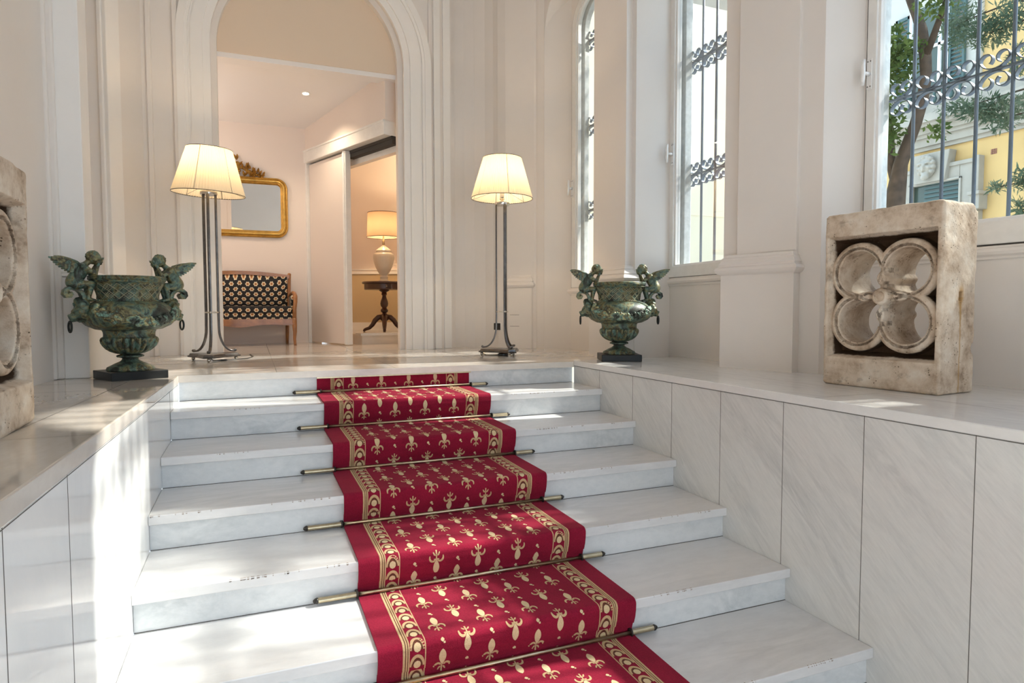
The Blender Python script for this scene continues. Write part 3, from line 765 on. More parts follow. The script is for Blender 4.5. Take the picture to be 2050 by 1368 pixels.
for i, w in enumerate(WIN):
    wd = sroot(f'window_{i+1}', (w['O'][0], w['O'][1], 0), w['a']-PI/2)
    s0, s1, z0, sp = w['s0'], w['s1'], w['sill'], w['spring']; BR = (.085, .090, .115)[i]
    b = MB(); ring(b, s0+.002, s1-.002, z0+.001, sp, .055, -.012, .055, wb=BR); o = b.build('sash_frame', M['frame'], wd, bevel=.004)
    b = MB(); ring(b, s0+.050, s1-.050, z0+BR-.006, sp, .020, .004, .05); b.build('glazing_bead', M['white'], wd, bevel=.003)
    b = MB(); ring(b, s0-.006, s1+.006, z0-.006, sp, .012, -.004, .03); b.build('gap_seal', M['gasket'], wd)
    b = MB(); ring(b, s0+.004, s1-.004, z0+.004, sp, (.075, .070, .030)[i], .085, .15); b.build('outer_frame', M['oldframe'], wd, bevel=.005)
    b = MB(); A_ = arc(s0+.07, s1-.07, sp); pl = [(s0+.07, z0+.07)]+A_+[(s1-.07, z0+.07)]
    V = [(s, .026, z) for s, z in pl]+[(s, .031, z) for s, z in pl]; n_ = len(pl)
    b.add(V, [list(range(n_)), [n_+k for k in range(n_)][::-1]]+[[k, n_+k, n_+(k+1) % n_, (k+1) % n_] for k in range(n_)])
    b.build('pane', M['glass'], wd)
    # espagnolette handle on its plate
    hz0, hz1 = HZ[i]; hc = (hz0+hz1)/2; hs = HS[i]; k = 1.0
    b = MB(); b.box(hs-.016, hs+.016, -.020, -.012, hc-.085*k, hc+.085*k)
    pl_o = b.build('handle_plate', M['chrome'], wd, bevel=.003)
    b = MB(); b.tube([(hs, -.02, hc), (hs, -.062, hc)], [.012, .008], 12); b.tube([(hs-.004, -.066, hc-.070), (hs, -.072, hc-.03), (hs, -.068, hc), (hs, -.072, hc+.03), (hs, -.066, hc+.072)], [.008, .0115, .011, .0115, .009], 12)
    b.build('handle', M['chrome'], wd, smooth='all')
    b = MB()
    for sx in (-.008, .008):
        for sz in (-.07, .07): b.box(hs+sx-.003, hs+sx+.003, -.0212, -.0195, hc+sz*k-.003, hc+sz*k+.003)
    b.build('screw', M['gasket'], wd)
    if i:
        b = MB(); b.box(s0+.30, s0+.46, -.0135, -.011, z0+.018, z0+.045); b.build('drain_cover', M['frame'], wd)
    # ---- grille
    Fm = w['F']; g0 = Fm @ Vector((0, .16, 0))
    gr = thing('window_grille', LBL[i], 'window grille', (g0.x, g0.y, z0-.02), w['a']-PI/2, 'iron grilles outside the windows')
    dz = -(z0-.02)
    step = .1625; bars = [.048+step*k for k in range(1, 8) if .048+step*k < s1-.08]
    if i == 2: bars = [.012+step*k for k in range(1, 8) if .012+step*k < s1-.08]
    def top(s):
        c = (s0+s1)/2; r = (s1-s0)/2; return sp+math.sqrt(max(0.01, r*r-(s-c)**2))
    for s in bars:
        b = MB(); b.tube([(s, 0, .0), (s, 0, top(s)+dz)], .0095, 10); b.build('bar', M['iron'], gr, smooth='all')
    for zr in w['rails']:
        b = MB(); b.box(s0+.03, s1-.03, -.015, .015, zr+dz-.005, zr+dz+.005); b.build('rail', M['iron'], gr)
        ends = [s0+.028]+bars
        vis = ends[:5] if i == 2 else (ends[:4] if i == 1 else ends[:2])
        for q_, s in enumerate(vis):
            for sg in ((1,) if q_ == 0 else (-1, 1)):
                for sv in (-1, 1):
                    if SCR is None:
                        SCR = scroll_mesh().build('scroll', M['iron'], gr, smooth=40); o = SCR
                    else:
                        o = SCR.copy(); COL.objects.link(o); o.parent = gr
                    o.location = (s, 0, zr+dz+sv*.003); o.scale = (sg, 1, sv)
# ------------------------------------------------------------------ carpet runner on the stairs
CX0, CX1 = .792, 1.818
TH = .009
def carpet_profile():
    P = [(NOSE-TH, -ST-.004)]
    y0 = NOSE
    for k in range(1, 7):
        zt = -k*H+TH; yr = -(k-1)*D+NOSE-TH
        # foot of the riser, pinched under the rod
        P.append((yr-.003, -(k-1)*H-ST-.03) if k == 1 else (yr-.010, zt+.05))
        P.append((yr-.001, zt+.022)); P.append((yr-.006, zt+.006)); P.append((yr-.03, zt+.001)); P.append((yr-.06, zt))
        yn = -k*D
        for i in range(6): P.append((yr-.06+(yn+.020-yr+.06)*(i+1)/6, zt))
        c = (yn+.018-.006, zt-.022)
        for i in range(1, 9):
            a = PI/2+PI/2*i/8
            P.append((c[0]+.024*math.cos(a)-.0, c[1]+.022*math.sin(a)))
        P.append((yn-.011, zt-.045))
        # slack fall of the pile towards the next rod
        yr2 = -k*D+NOSE-TH
        P.append((yn-.006, zt-.075)); P.append((yn+.004, zt-.105))
        if k == 6: P.append((yn+.010, zt-.13))
    return P
CP = np.array(carpet_profile()); seg = np.hypot(*np.diff(CP, axis=0).T); CT = np.concatenate([[0], np.cumsum(seg)])
nrm_ = np.zeros_like(CP)
tg = np.gradient(CP, axis=0); tg /= np.linalg.norm(tg, axis=1)[:, None]
nrm_[:, 0] = tg[:, 1]; nrm_[:, 1] = -tg[:, 0]
if nrm_[0, 0] > 0: nrm_ = -nrm_
def cpt(t, x, off=0):
    y = np.interp(t, CT, CP[:, 0]); z = np.interp(t, CT, CP[:, 1]); ny = np.interp(t, CT, nrm_[:, 0]); nz = np.interp(t, CT, nrm_[:, 1])
    l = math.hypot(ny, nz); return (x, y+ny/l*off, z+nz/l*off)
cb = MB()
def strip(x0, x1, off, mi, t0=0, t1=None):
    t1 = CT[-1] if t1 is None else t1
    ts = [t for t in CT if t0 < t < t1]; ts = [t0]+ts+[t1]; V = []
    for t in ts: V += [cpt(t, x0, off), cpt(t, x1, off)]
    cb.add(V, [[2*i, 2*i+1, 2*i+3, 2*i+2] for i in range(len(ts)-1)], mi)
# body with thickness
ts = list(CT); V = []
for t in ts: V += [cpt(t, CX0), cpt(t, CX1), cpt(t, CX1, -TH*.85), cpt(t, CX0, -TH*.85)]
F = []
for i in range(len(ts)-1):
    for k in range(4): l = (k+1) % 4; F.append([4*i+k, 4*i+l, 4*i+4+l, 4*i+4+k])
F += [[0, 1, 2, 3][::-1], [4*(len(ts)-1)+k for k in range(4)]]
cb.add(V, F, 0)
def slices(fn, t0, t1, xa, n, off, mi):
    """shape from left/right half widths along the runner"""
    V = []
    for i in range(n+1):
        s = i/n; t = t0+(t1-t0)*s; l, r = fn(s); V += [cpt(t, xa+l, off), cpt(t, xa+r, off)]
    cb.add(V, [[2*i, 2*i+1, 2*i+3, 2*i+2] for i in range(n)], mi)
def rib(pts, w, off, mi):
    V = []; n = len(pts)
    for i, (x, t) in enumerate(pts):
        a = pts[max(i-1, 0)]; b_ = pts[min(i+1, n-1)]; dx, dt = b_[0]-a[0], b_[1]-a[1]; l = math.hypot(dx, dt) or 1
        ww = w*(.35+.65*math.sin(PI*min(1, (i+.6)/n)))/2
        V += [cpt(t-dx/l*ww, x+dt/l*ww, off), cpt(t+dx/l*ww, x-dt/l*ww, off)]
    cb.add(V, [[2*i, 2*i+1, 2*i+3, 2*i+2] for i in range(n-1)], mi)
O1, O2 = .0010, .0016
def fleur(x, t, up, s=.098):
    g = 1 if up else -1   # up: bulb towards the top of the stairs
    def T(v): return t+g*v*s
    slices(lambda q: (-.135*s*math.sin(PI*q**.85)**.8, .135*s*math.sin(PI*q**.85)**.8) if .01 < q < .99 else (0, 0), T(-.62), T(.05), x, 12, O1, 2)
    slices(lambda q: (-.022*s-.01*s*q, .022*s+.01*s*q), T(.0), T(.46), x, 6, O1, 1)
    slices(lambda q: (-.12*s, .12*s), T(.06), T(.10), x, 1, O2, 1)
    for sg in (-1, 1):
        pts = []
        for i in range(11):
            a = PI*1.15*i/10
            pts.append((x+sg*s*(.05+.20*(1-math.cos(a))*.62), T(.10-.24*math.sin(a)*.62+.06*i/10)))
        rib(pts, .095*s, O1, 1)
        rib([(x+sg*s*(.04+.10*i/4), T(.24+.14*(i/4)**2)) for i in range(5)], .07*s, O1, 1)
# ornamental borders
BW = .082
for sd in (0, 1):
    xb = CX0+.085 if sd == 0 else CX1-.085-BW
    strip(xb, xb+BW, .0006, 1)
    for a in (.008, .016): strip(xb+(a if sd == 0 else BW-a-.003), xb+(a if sd == 0 else BW-a-.003)+.003, O1, 3)
    f0, f1 = (.024, .078) if sd == 0 else (.004, .058)
    strip(xb+f0, xb+f1, O1, 0)
    xc = xb+(f0+f1)/2; P_ = .0640; t = .02
    while t < CT[-1]-.05:
        rib([(xc+.0235*math.cos(PI*i/12), t+.012+.028-.033*math.sin(PI*i/12)*1.25) for i in range(13)], .0125, O2, 1)
        rib([(xc+.0175*math.cos(PI*i/10), t+.012+.030-.026*math.sin(PI*i/10)*1.2) for i in range(11)], .007, .0021, 3)
        slices(lambda q: (-.0128*math.sqrt(max(0, 1-(2*q-1)**2)), .0128*math.sqrt(max(0, 1-(2*q-1)**2))), t+.016, t+.049, xc, 8, .0024, 2)
        t += P_
# rows of fleurs-de-lis
x_lo, x_hi = CX0+.085+BW, CX1-.085-BW
pit = (x_hi-x_lo)/3.75
row = 0; t = .055
while t < CT[-1]-.03:
    odd = row % 2
    xs = [x_lo+pit*(.33+.5*odd+i) for i in range(4)]
    for x in xs:
        if x < x_hi-.04: fleur(x, t, odd == 0)
    for i in range(5):
        x = x_lo+pit*(.33+.5*odd+i-.5)
        if x_lo+.02 < x < x_hi-.02:
            slices(lambda q: (-.007*math.sin(PI*q), .007*math.sin(PI*q)), t-.008, t+.008, x, 4, O1, 2)
            slices(lambda q: (-.0035, .0035), t+.006, t+.013, x+.006, 1, O1, 2)
    t += .0925; row += 1
runner = cb.build('stair_carpet', [M['red'], M['gold'], M['goldlight'], M['brown']], origin=((CX0+CX1)/2, -1.3, -.93))
tag(runner, 'crimson stair carpet runner with gold fleurs-de-lis and egg-pattern borders', 'carpet')
b = MB(); b.box(CX0-.001, CX1+.012, NOSE-.018, NOSE-.003, -ST-.011, -ST-.0005)
b.build('clamp_strip', M['brass'], runner, rel=True, label='brass strip clamping the top edge', bevel=.001)

# ------------------------------------------------------------------ stair rods
NAMES = ['brass stair rod across the foot of the topmost riser', 'brass stair rod, second from the top of the stairs', 'brass stair rod, third from the top of the stairs',
         'brass stair rod, fourth from the top of the stairs', 'brass stair rod, fifth from the top, above the broad lower treads', 'brass stair rod lowest in view, at the bottom edge']
ENDS = [(.662, 1.934), (.659, 1.936), (.650, 1.922), (.630, 1.905), (.634, 1.911), (.64, 1.905)]
def make_rod():
    r = thing('stair_rod', NAMES[0], 'stair rod', (0, 0, 0), 0, 'brass stair rods')
    b = MB(); b.tube([(-.636+.15, 0, 0), (.636-.09, 0, 0)], .0085, 12); b.build('rod', M['brass'], r, smooth='all')
    for s, l in ((-1, .150), (1, .105)):
        b = MB(); b.tube([(s*.636, 0, 0), (s*(.636-l), 0, 0)], .0112, 14); b.build('sleeve', M['brass'], r, smooth=40)
        b = MB(); b.tube([(s*.636, 0, 0), (s*.640, 0, 0), (s*.643, 0, 0), (s*.652, 0, 0), (s*.656, 0, 0)], [.0095, .0125, .0125, .008, .004], 12); b.build('finial', M['darkbrass'], r, smooth=40)
        xb = s*(.636-l)
        b = MB(); b.torus((xb, 0, 0), .0130, .0040, 'x', 16, 8); b.box(xb-.006, xb+.006, .006, .020, -.011, .012); b.box(xb-.006, xb+.006, -.006, .018, -.0125, -.009); b.build('bracket', M['darkbrass'], r, smooth=40)
    return r
rod0 = make_rod()
for k in range(6):
    o = rod0 if k == 0 else copy_tree(rod0)
    o['label'] = NAMES[k]
    o.location = ((ENDS[k][0]+ENDS[k][1])/2, -k*D+NOSE-.0255, -(k+1)*H+.0215)
# ------------------------------------------------------------------ floor lamps
def point(name, loc, w, col, r, parent=None):
    l = bpy.data.lights.new(name, 'POINT'); l.energy = w; l.color = col; l.shadow_soft_size = r
    o = bpy.data.objects.new(name, l); COL.objects.link(o); o.location = loc
    if parent: o.parent = parent
    return o
WARM = (1, .70, .40)
def make_floor_lamp():
    t = thing('floor_lamp', 'tall floor lamp with lit cream shade standing left of the arch', 'floor lamp', (0, 0, 0), 0, 'twin floor lamps flanking the arch')
    # angles of the three legs
    AN = [PI*5/6, -PI/2, PI/6]
    base = []
    for a in AN:
        for d in (-.20, .20): base.append((.205*math.cos(a+d), .205*math.sin(a+d)))
        # concave edge towards the next leg
    poly = []
    for i, a in enumerate(AN):
        b_ = a-.17; c_ = a+.17
        poly += [(.205*math.cos(b_), .205*math.sin(b_)), (.205*math.cos(c_), .205*math.sin(c_))]
        m_ = a+PI/3; poly.append((.118*math.cos(m_), .118*math.sin(m_)))
    b = MB(); b.prism(poly, .027, .040); b.prism([(x*.95, y*.95) for x, y in poly], .040, .056, top=[(x*.90, y*.90) for x, y in poly]); b.build('base_plate', M['steel'], t, bevel=.002)
    for a in AN:
        b = MB(); b.ball((.178*math.cos(a), .178*math.sin(a), .0145), .0145, 14); b.build('ball_foot', M['nickel'], t, smooth='all')
    for a in AN:
        u = Vector((math.cos(a), math.sin(a), 0)); sd = Vector((-math.sin(a), math.cos(a), 0))
        p = [u*.050+Vector((0, 0, 1.275)), u*.050+Vector((0, 0, .8)), u*.050+Vector((0, 0, .37)), u*.052+Vector((0, 0, .25))]
        for i in range(1, 9):
            s_ = PI/2*i/8; p.append(u*(.052+.105*(1-math.cos(s_)))+Vector((0, 0, .25-.180*math.sin(s_)*1.0)))
        p.append(u*.172+Vector((0, 0, .069)))
        b = MB(); b.ribbon(p, .021, .013, sd); b.tube([u*.172+sd*.012+Vector((0, 0, .075)), u*.172-sd*.012+Vector((0, 0, .075))], .010, 12); b.build('leg', M['steel'], t, smooth=40, bevel=.002)
    b = MB(); b.torus((0, 0, .372), .046, .006, 'z', 30, 8)
    for a in AN: b.ball((.052*math.cos(a), .052*math.sin(a), .372), .011, 10)
    b.build('brace_ring', M['nickel'], t, smooth='all')
    b = MB(); b.lathe([(.03, 1.265), (.058, 1.268), (.062, 1.275), (.062, 1.292), (.05, 1.298), (.018, 1.302), (.012, 1.312), (.02, 1.32), (.02, 1.33), (.012, 1.335)], 28); b.build('collar', M['nickel'], t, smooth=35)
    b = MB(); b.lathe([(.008, 1.333), (.017, 1.338), (.019, 1.35), (.019, 1.385), (.022, 1.388), (.022, 1.395), (.015, 1.398)], 20); b.build('socket', M['ceramic'], t, smooth=35)
    b = MB(); b.lathe([(.008, 1.395), (.012, 1.41), (.028, 1.445), (.030, 1.465), (.02, 1.49), (.003, 1.497)], 16); b.build('bulb', M['bulb'], t, smooth='all')
    # pleated shade: a cone whose surface ripples, open above and below
    zb, zt, rb, rt = 1.322, 1.660, .259, .161
    n = 320; rows = 7; V = []
    sh = MB()
    for th in (0, -.0015):
        for i in range(rows+1):
            s = i/rows; z = zb+(zt-zb)*s; r0 = rb+(rt-rb)*s
            for k in range(n):
                a = 2*PI*k/n
                r_ = r0+th+.0022*(1 if k % 4 < 2 else -1)*(1-.3*s)
                V.append((r_*math.cos(a), r_*math.sin(a), z))
    F = []
    st = (rows+1)*n
    for q_ in (0,):
        for i in range(rows):
            for k in range(n):
                l = (k+1) % n; F.append([i*n+k, i*n+l, (i+1)*n+l, (i+1)*n+k])
    sh.add(V[:st], F)
    s_o = sh.build('lamp_shade', M['shade'], t, smooth='all')
    b = MB(); b.torus((0, 0, zb), rb+.0005, .0028, 'z', 72, 6); b.build('trim_band', M['darkbrass'], s_o, smooth='all')
    b = MB(); b.torus((0, 0, zt), rt+.0005, .0026, 'z', 72, 6); b.build('trim_band', M['darkbrass'], s_o, smooth='all')
    b = MB()
    for k in range(6):
        a = 2*PI*k/6+.3; b.tube([(rb*.994*math.cos(a), rb*.994*math.sin(a), zb), (rt*.985*math.cos(a), rt*.985*math.sin(a), zt)], .0022, 6)
        if k % 2 == 0: b.tube([(.02*math.cos(a), .02*math.sin(a), 1.398), (rb*.985*math.cos(a), rb*.985*math.sin(a), zb+.005)], .0014, 5)
    b.build('shade_wire', M['steel'], s_o, smooth='all')
    return t
lampL = make_floor_lamp()
lampR = copy_tree(lampL)
lampL.location = (.125, 1.20, 0); lampL.rotation_euler = (0, 0, R(-6))
lampR.location = (2.394, .857, 0); lampR.rotation_euler = (0, 0, R(4))
lampR['label'] = 'tall floor lamp with lit cream shade standing right of the arch'
def shade_of(o): return [c for c in o.children if c.name.startswith('lamp_shade')][0]
for o, dz, tilt in ((lampL, -.045, (R(2.0), R(2.5))), (lampR, .006, (0, R(.6)))):
    s = shade_of(o); z0 = 1.322
    # the left shade sits a touch lower and slightly askew
    s.rotation_euler = (tilt[0], tilt[1], 0); s.location = (-z0*math.sin(tilt[1]), z0*math.sin(tilt[0]), dz)
for o in (lampL, lampR): point('floor_lamp_light', (0, 0, 1.50), 11, WARM, .03, o)
b = MB()
b.tube([(-.01, -.05, .02), (.02, -.09, .006), (.06, -.075, .005), (.12, -.03, .005), (.17, .02, .005), (.24, .10, .005), (.26, .3, .005), (.2, .6, .005)], .0035, 8)
b.build('power_cord', M['blackplastic'], lampL, smooth='all')
b = MB(); b.box(-.022, .022, -.009, .009, .0, .012); o = b.build('inline_switch', M['blackplastic'], lampL, bevel=.003); o.location = (.085, -.055, .0); o.rotation_euler = (0, 0, R(35))
b = MB(); b.lathe([(.038, 0), (.045, .004), (.044, .016), (.03, .024), (.012, .025)], 24); o = b.build('foot_switch', M['blackplastic'], lampR, smooth=40); o.location = (-.02, -.055, 0)
b = MB(); b.tube([(-.03, .0, .004), (-.09, .02, .004), (-.13, .06, .004), (-.05, .3, .004), (.25, .75, .004)], .0035, 8); b.build('power_cord', simple('clear_flex', (.55, .45, .30), .4), lampR, smooth='all')

# wall socket on the panel behind the right lamp
so = thing('wall_socket', 'black square socket plate low on the wall behind the floor lamp', 'socket', (2.756, 1.932, .215), R(-72))
b = MB(); b.box(-.052, .052, -.008, .004, -.035, .035); b.build('plate', M['blackplastic'], so, bevel=.002)
b = MB()
for x in (-.024, .0, .024): b.box(x-.009, x+.009, -.0095, -.007, -.02, .02)
b.build('socket_insert', simple('socket_insert', (.03, .03, .032), .3), so, bevel=.001)
b = MB(); b.box(-.055, .055, -.004, .006, -.044, .044); b.build('backing_frame', M['frame'], so, bevel=.001)
# ------------------------------------------------------------------ bronze urns
def putto_sdf(X, Y, Z):
    Yk = np.abs(Y)
    f = ell(X, Y, Z, (.286, 0, .578), (.040, .046, .036))
    f = smin(f, cap(X, Y, Z, (.280, 0, .60), (.246, 0, .655), .039, .040), .02)
    f = smin(f, ell(X, Yk, Z, (.243, .026, .672), (.020, .022, .018)), .012)      # shoulders
    f = smin(f, cap(X, Y, Z, (.236, 0, .680), (.200, 0, .712), .017, .016), .012)
    th = smin(cap(X, Yk, Z, (.280, .024, .566), (.207, .032, .574), .027, .019), cap(X, Yk, Z, (.205, .032, .572), (.222, .029, .492), .018, .011), .010)
    f = smin(f, th, .012)
    f = smin(f, cap(X, Yk, Z, (.224, .029, .486), (.188, .031, .478), .011, .008), .008)
    arm = smin(cap(X, Yk, Z, (.243, .036, .672), (.186, .034, .634), .0165, .013), cap(X, Yk, Z, (.186, .034, .634), (.163, .021, .692), .013, .0085), .006)
    f = smin(f, arm, .008)
    hd = ell(X, Y, Z, (.177, 0, .728), (.036, .032, .038))
    hd = smin(hd, ell(X, Y, Z, (.158, 0, .712), (.022, .023, .022)), .012)           # face and cheeks
    hd = smin(hd, ell(X, Y, Z, (.1385, 0, .716), (.006, .005, .007)), .005)           # nose
    hd = smin(hd, ell(X, Y, Z, (.146, 0, .695), (.008, .008, .006)), .006)            # chin
    hd = np.maximum(hd, -(ell(X, Yk, Z, (.141, .011, .724), (.005, .006, .004))))     # eye sockets
    hd = smin(hd, ell(X, Yk, Z, (.182, .032, .718), (.007, .004, .010)), .004)        # ears
    hair = np.maximum(ell(X, Y, Z, (.184, 0, .735), (.037, .0345, .037)), -(X-.158))
    hair = hair-.0015-.0034*np.sin(230*X+60*Z)*np.sin(240*Y+30)*np.sin(220*Z)
    f = smin(f, smin(hd, hair, .004), .006)
    # palms and fingers pressed to the cheeks
    f = smin(f, ell(X, Yk, Z, (.155, .0225, .703), (.010, .0055, .013)), .004)
    for i in range(4):
        zz = .708+.004*i-.002*(i == 3); xx = .160-.0068*i
        f = np.minimum(f, cap(X, Yk, Z, (xx, .0235, zz), (xx-.005, .0265-.0015*i, zz+.0175-.002*abs(i-1)), .0031, .0026))
    f = np.minimum(f, cap(X, Yk, Z, (.150, .022, .699), (.139, .019, .706), .0034, .0028))
    return f
PV, PF = surf(putto_sdf, (.12, -.065, .455), (.345, .065, .785), .0026)
def wing_mesh(sy):
    b = MB()
    root = Vector((.252, sy*.014, .680)); tip = Vector((.308, sy*.036, .712))
    NF = 9
    for layer, (ln, off) in enumerate(((.105, 0), (.062, .0035))):
        for i in range(NF):
            s = i/(NF-1)
            p = root.lerp(tip, s)+Vector((0, sy*off, 0))
            a = R(-58+60*s); l = ln*(.60+.22*s)
            d = Vector((math.cos(a), sy*.16, math.sin(a))).normalized(); u = Vector((-d.z, 0, d.x)).normalized()
            w = .0125*(1-.25*layer); V = []
            n = 7
            for k in range(n+1):
                t = k/n; ww = w*math.sin(PI*min(.97, .12+.80*t))**.7*(1 if t < .8 else .85); c = p+d*(l*t)+u*(.010*t*t)
                side = Vector((0, sy, 0))
                V += [c-u*ww, c+side*.0032*(1-t*.6), c+u*ww, c-side*.0032*(1-t*.6)]
            F = [[0, 1, 2, 3], [4*n, 4*n+3, 4*n+2, 4*n+1]]
            for k in range(n):
                for m_ in range(4):
                    q = (m_+1) % 4; F.append([4*k+m_, 4*k+4+m_, 4*k+4+q, 4*k+q])
            b.add(V, F)
    b.tube([root+Vector((-.012, 0, -.010)), root, root.lerp(tip, .5)+Vector((-.004, 0, .003)), tip+Vector((.004, sy*.002, .003))], [.011, .0105, .009, .005], 10)
    return b
def lion_sdf(X, Y, Z):
    Yk = np.abs(Y)
    f = ell(X, Y, Z, (.255, 0, .400), (.045, .050, .052))
    f = smin(f, ell(X, Y, Z, (.292, 0, .380), (.026, .024, .021)), .014)
    f = smin(f, ell(X, Yk, Z, (.284, .020, .416), (.012, .014, .008)), .008)
    f = smin(f, ell(X, Y, Z, (.314, 0, .390), (.008, .011, .007)), .005)
    f = smin(f, ell(X, Y, Z, (.297, 0, .358), (.014, .014, .008)), .008)
    f = np.maximum(f, -ell(X, Yk, Z, (.293, .019, .402), (.008, .008, .006)))
    for i in range(11):
        a = -1.9+3.8*i/10
        c = (.250+.010*(i % 2), .064*math.sin(a), .408+.063*math.cos(a))
        f = smin(f, ell(X, Y, Z, c, (.024, .017, .018)), .006)
    f = smin(f, cap(X, Y, Z, (.238, 0, .45), (.262, 0, .475), .034, .022), .02)
    return f+.0018*vnoise(X, Y, Z, 190, 3)
LV, LF = surf(lion_sdf, (.18, -.10, .315), (.335, .10, .51), .0032)

def urn_r(z):
    zs = [.30, .315, .345, .38, .415, .445, .468, .475]; rs = [.150, .200, .243, .254, .248, .224, .190, .170]
    return float(np.interp(z, zs, rs))
def make_urn():
    t = thing('bronze_urn', 'large verdigris bronze urn at the left, wings and lion masks, on the stair ledge corner', 'urn', (0, 0, 0), 0, 'pair of bronze urns with seated cherubs')
    b = MB(); b.box(-.158, .158, -.158, .158, 0, .052); b.build('plinth', M['plinth'], t, bevel=.004)
    b = MB(); b.lathe([(.02, .052), (.128, .052), (.131, .060), (.124, .072), (.104, .082), (.083, .094), (.058, .106), (.046, .116), (.044, .126), (.058, .130), (.073, .134), (.074, .142), (.066, .147), (.054, .150), (.050, .158), (.03, .162)], 56,
            func=lambda r, z, a: r*(1+(.022*math.cos(14*a) if .07 < z < .10 or .13 < z < .15 else 0))); b.build('foot', M['bronze'], t, smooth=50)
    b = MB()
    prof = [(.045, .150), (.078, .156), (.108, .168), (.130, .184), (.146, .203), (.155, .222), (.158, .238), (.154, .250), (.147, .256), (.14, .258)]
    def flute(r, z, a):
        k = max(0, min(1, (z-.155)/.02))*max(0, min(1, (.256-z)/.012)); return r*(1-.115*k*(abs(math.cos(13*a))**3.5))
    b.lathe(prof, 196, func=flute); b.build('fluted_bowl', M['bronze'], t, smooth=60)
    b = MB(); b.lathe([(.12, .256), (.141, .257), (.139, .268), (.140, .285), (.146, .298), (.152, .303)], 64); b.build('waist_band', M['bronze'], t, smooth=40)
    b = MB(); b.lathe([(.10, .298), (.150, .300), (.180, .305), (.200, .315), (.226, .328), (.243, .345), (.252, .364), (.254, .382), (.251, .400), (.245, .418), (.233, .436), (.214, .454), (.192, .467), (.172, .476), (.10, .478)], 88); b.build('body', M['bronze'], t, smooth='all')
    b = MB(); n = 300; hN = 26; V = []
    def neck_r(z): return float(np.interp(z, [.474, .486, .50, .53, .56, .578, .59], [.168, .163, .162, .167, .179, .190, .199]))
    rows = []
    for i in range(hN+1):
        z = .474+(.59-.474)*i/hN; row = []
        for k in range(n):
            a = 2*PI*k/n
            w = 0
            if .488 < z < .578:
                u = a*10/PI; v_ = (z-.488)/.045
                p, q_ = u*1.0+v_, u*1.0-v_
                fp, fq = p-math.floor(p), q_-math.floor(q_)
                ln = min(fp, 1-fp, fq, 1-fq)
                w = .0030 if ln < .10 else .0016*math.sin(9*PI*(fp if (math.floor(p)+math.floor(q_)) % 2 else fq))
            r = neck_r(z)+w; V.append((r*math.cos(a), r*math.sin(a), z))
    F = []
    for i in range(hN):
        for k in range(n):
            l = (k+1) % n; F.append([i*n+k, i*n+l, (i+1)*n+l, (i+1)*n+k])
    b.add(V, F); b.build('basketwork_neck', M['bronze'], t, smooth='all')
    b = MB()
    for dr in (-1, 1):
        for k in range(20):
            pts = []
            for i in range(15):
                v_ = 2*i/14; z = .488+.045*v_; u = k-dr*v_*1.0; aa = u*PI/10; r = neck_r(z)+.0022; pts.append((r*math.cos(aa), r*math.sin(aa), z))
            b.tube(pts, .0021, 5)
            for q_ in (.33, .66):
                for k2 in (0, 1):
                    pts = []
                    for i in range(5):
                        v_ = k2+(.12+.76*i/4); z = .488+.045*v_; u = k-dr*v_+q_; aa = u*PI/10; r = neck_r(z)+.0012
                        if (k+k2) % 2 == (0 if dr > 0 else 1): pts.append((r*math.cos(aa), r*math.sin(aa), z))
                    if pts: b.tube(pts, .0011, 4)
    b.build('lattice', M['bronzewear'], t, smooth='all')
    b = MB()
    for k in range(64):
        a = 2*PI*k/64; b.ball((.170*math.cos(a), .170*math.sin(a), .477), .0052, 6)
    b.build('bead_row', M['bronzelight'], t, smooth='all')
    b = MB(); b.lathe([(.196, .585), (.203, .588), (.200, .595), (.206, .600), (.211, .607), (.208, .614), (.212, .619), (.207, .625), (.196, .626), (.186, .620), (.178, .60), (.160, .52), (.158, .49), (.02, .485)], 80, closed=False); b.build('rim', M['bronze'], t, smooth=45)
    g = np.random.default_rng(11)
    for sg in (1, -1):
        b = MB()
        for i in range(170):
            s = g.uniform(0, 1); ph = R(28)+R(124)*s
            z = .428-.076*math.sin(PI*s)**.8+g.normal()*.010
            rr = .010+.012*g.random()
            r = urn_r(z)+.007; a = ph*sg
            b.ball((r*math.cos(a), r*math.sin(a), z), rr, 8, sc=(1, 1, g.uniform(.7, 1.1)))
            if i % 5 == 0:
                for k in range(5):
                    c = 2*PI*k/5; aa = a+.055*math.cos(c); zz = z+.013*math.sin(c); r2 = urn_r(zz)+.018
                    b.ball((r2*math.cos(aa), r2*math.sin(aa), zz), .0068, 6)
        b.build('flower_garland', M['bronzelight'], t, smooth='all')
    def flip(V): V = V.copy(); V[:, 0] *= -1; V[:, 1] *= -1; return V
    for sg in (-1, 1):
        o = np_obj('lion_mask', LV if sg > 0 else flip(LV), LF, M['bronze'], t)
        b = MB(); b.tube([(sg*(.312+.010*math.cos(a)*0), .027*math.sin(a), .352+.031*math.cos(a)-.028) for a in [2*PI*k/22 for k in range(22)]], .0062, 8, closed=True); b.build('ring', M['ring'], o, smooth='all')
        b = MB()
        p = [(.222, .455), (.236, .475), (.243, .500), (.252, .525), (.270, .543), (.293, .550), (.315, .546), (.331, .532), (.335, .514), (.325, .501), (.310, .502), (.304, .513), (.310, .521)]
        b.ribbon([(sg*x, 0, z) for x, z in p], .054, .022, (0, 1, 0))
        for s2 in (-.019, 0, .019): b.tube([(sg*(x+.0), s2, z+.0095 if i < 6 else z+.004) for i, (x, z) in enumerate(p[:10])], .0045, 6)
        b.ball((sg*.317, 0, .516), .017, 12, sc=(1, 1.5, 1))
        b.build('scroll_handle', M['bronze'], t, smooth=50, bevel=.002)
        pu = np_obj('cherub', PV if sg > 0 else flip(PV), PF, M['bronze'], t)
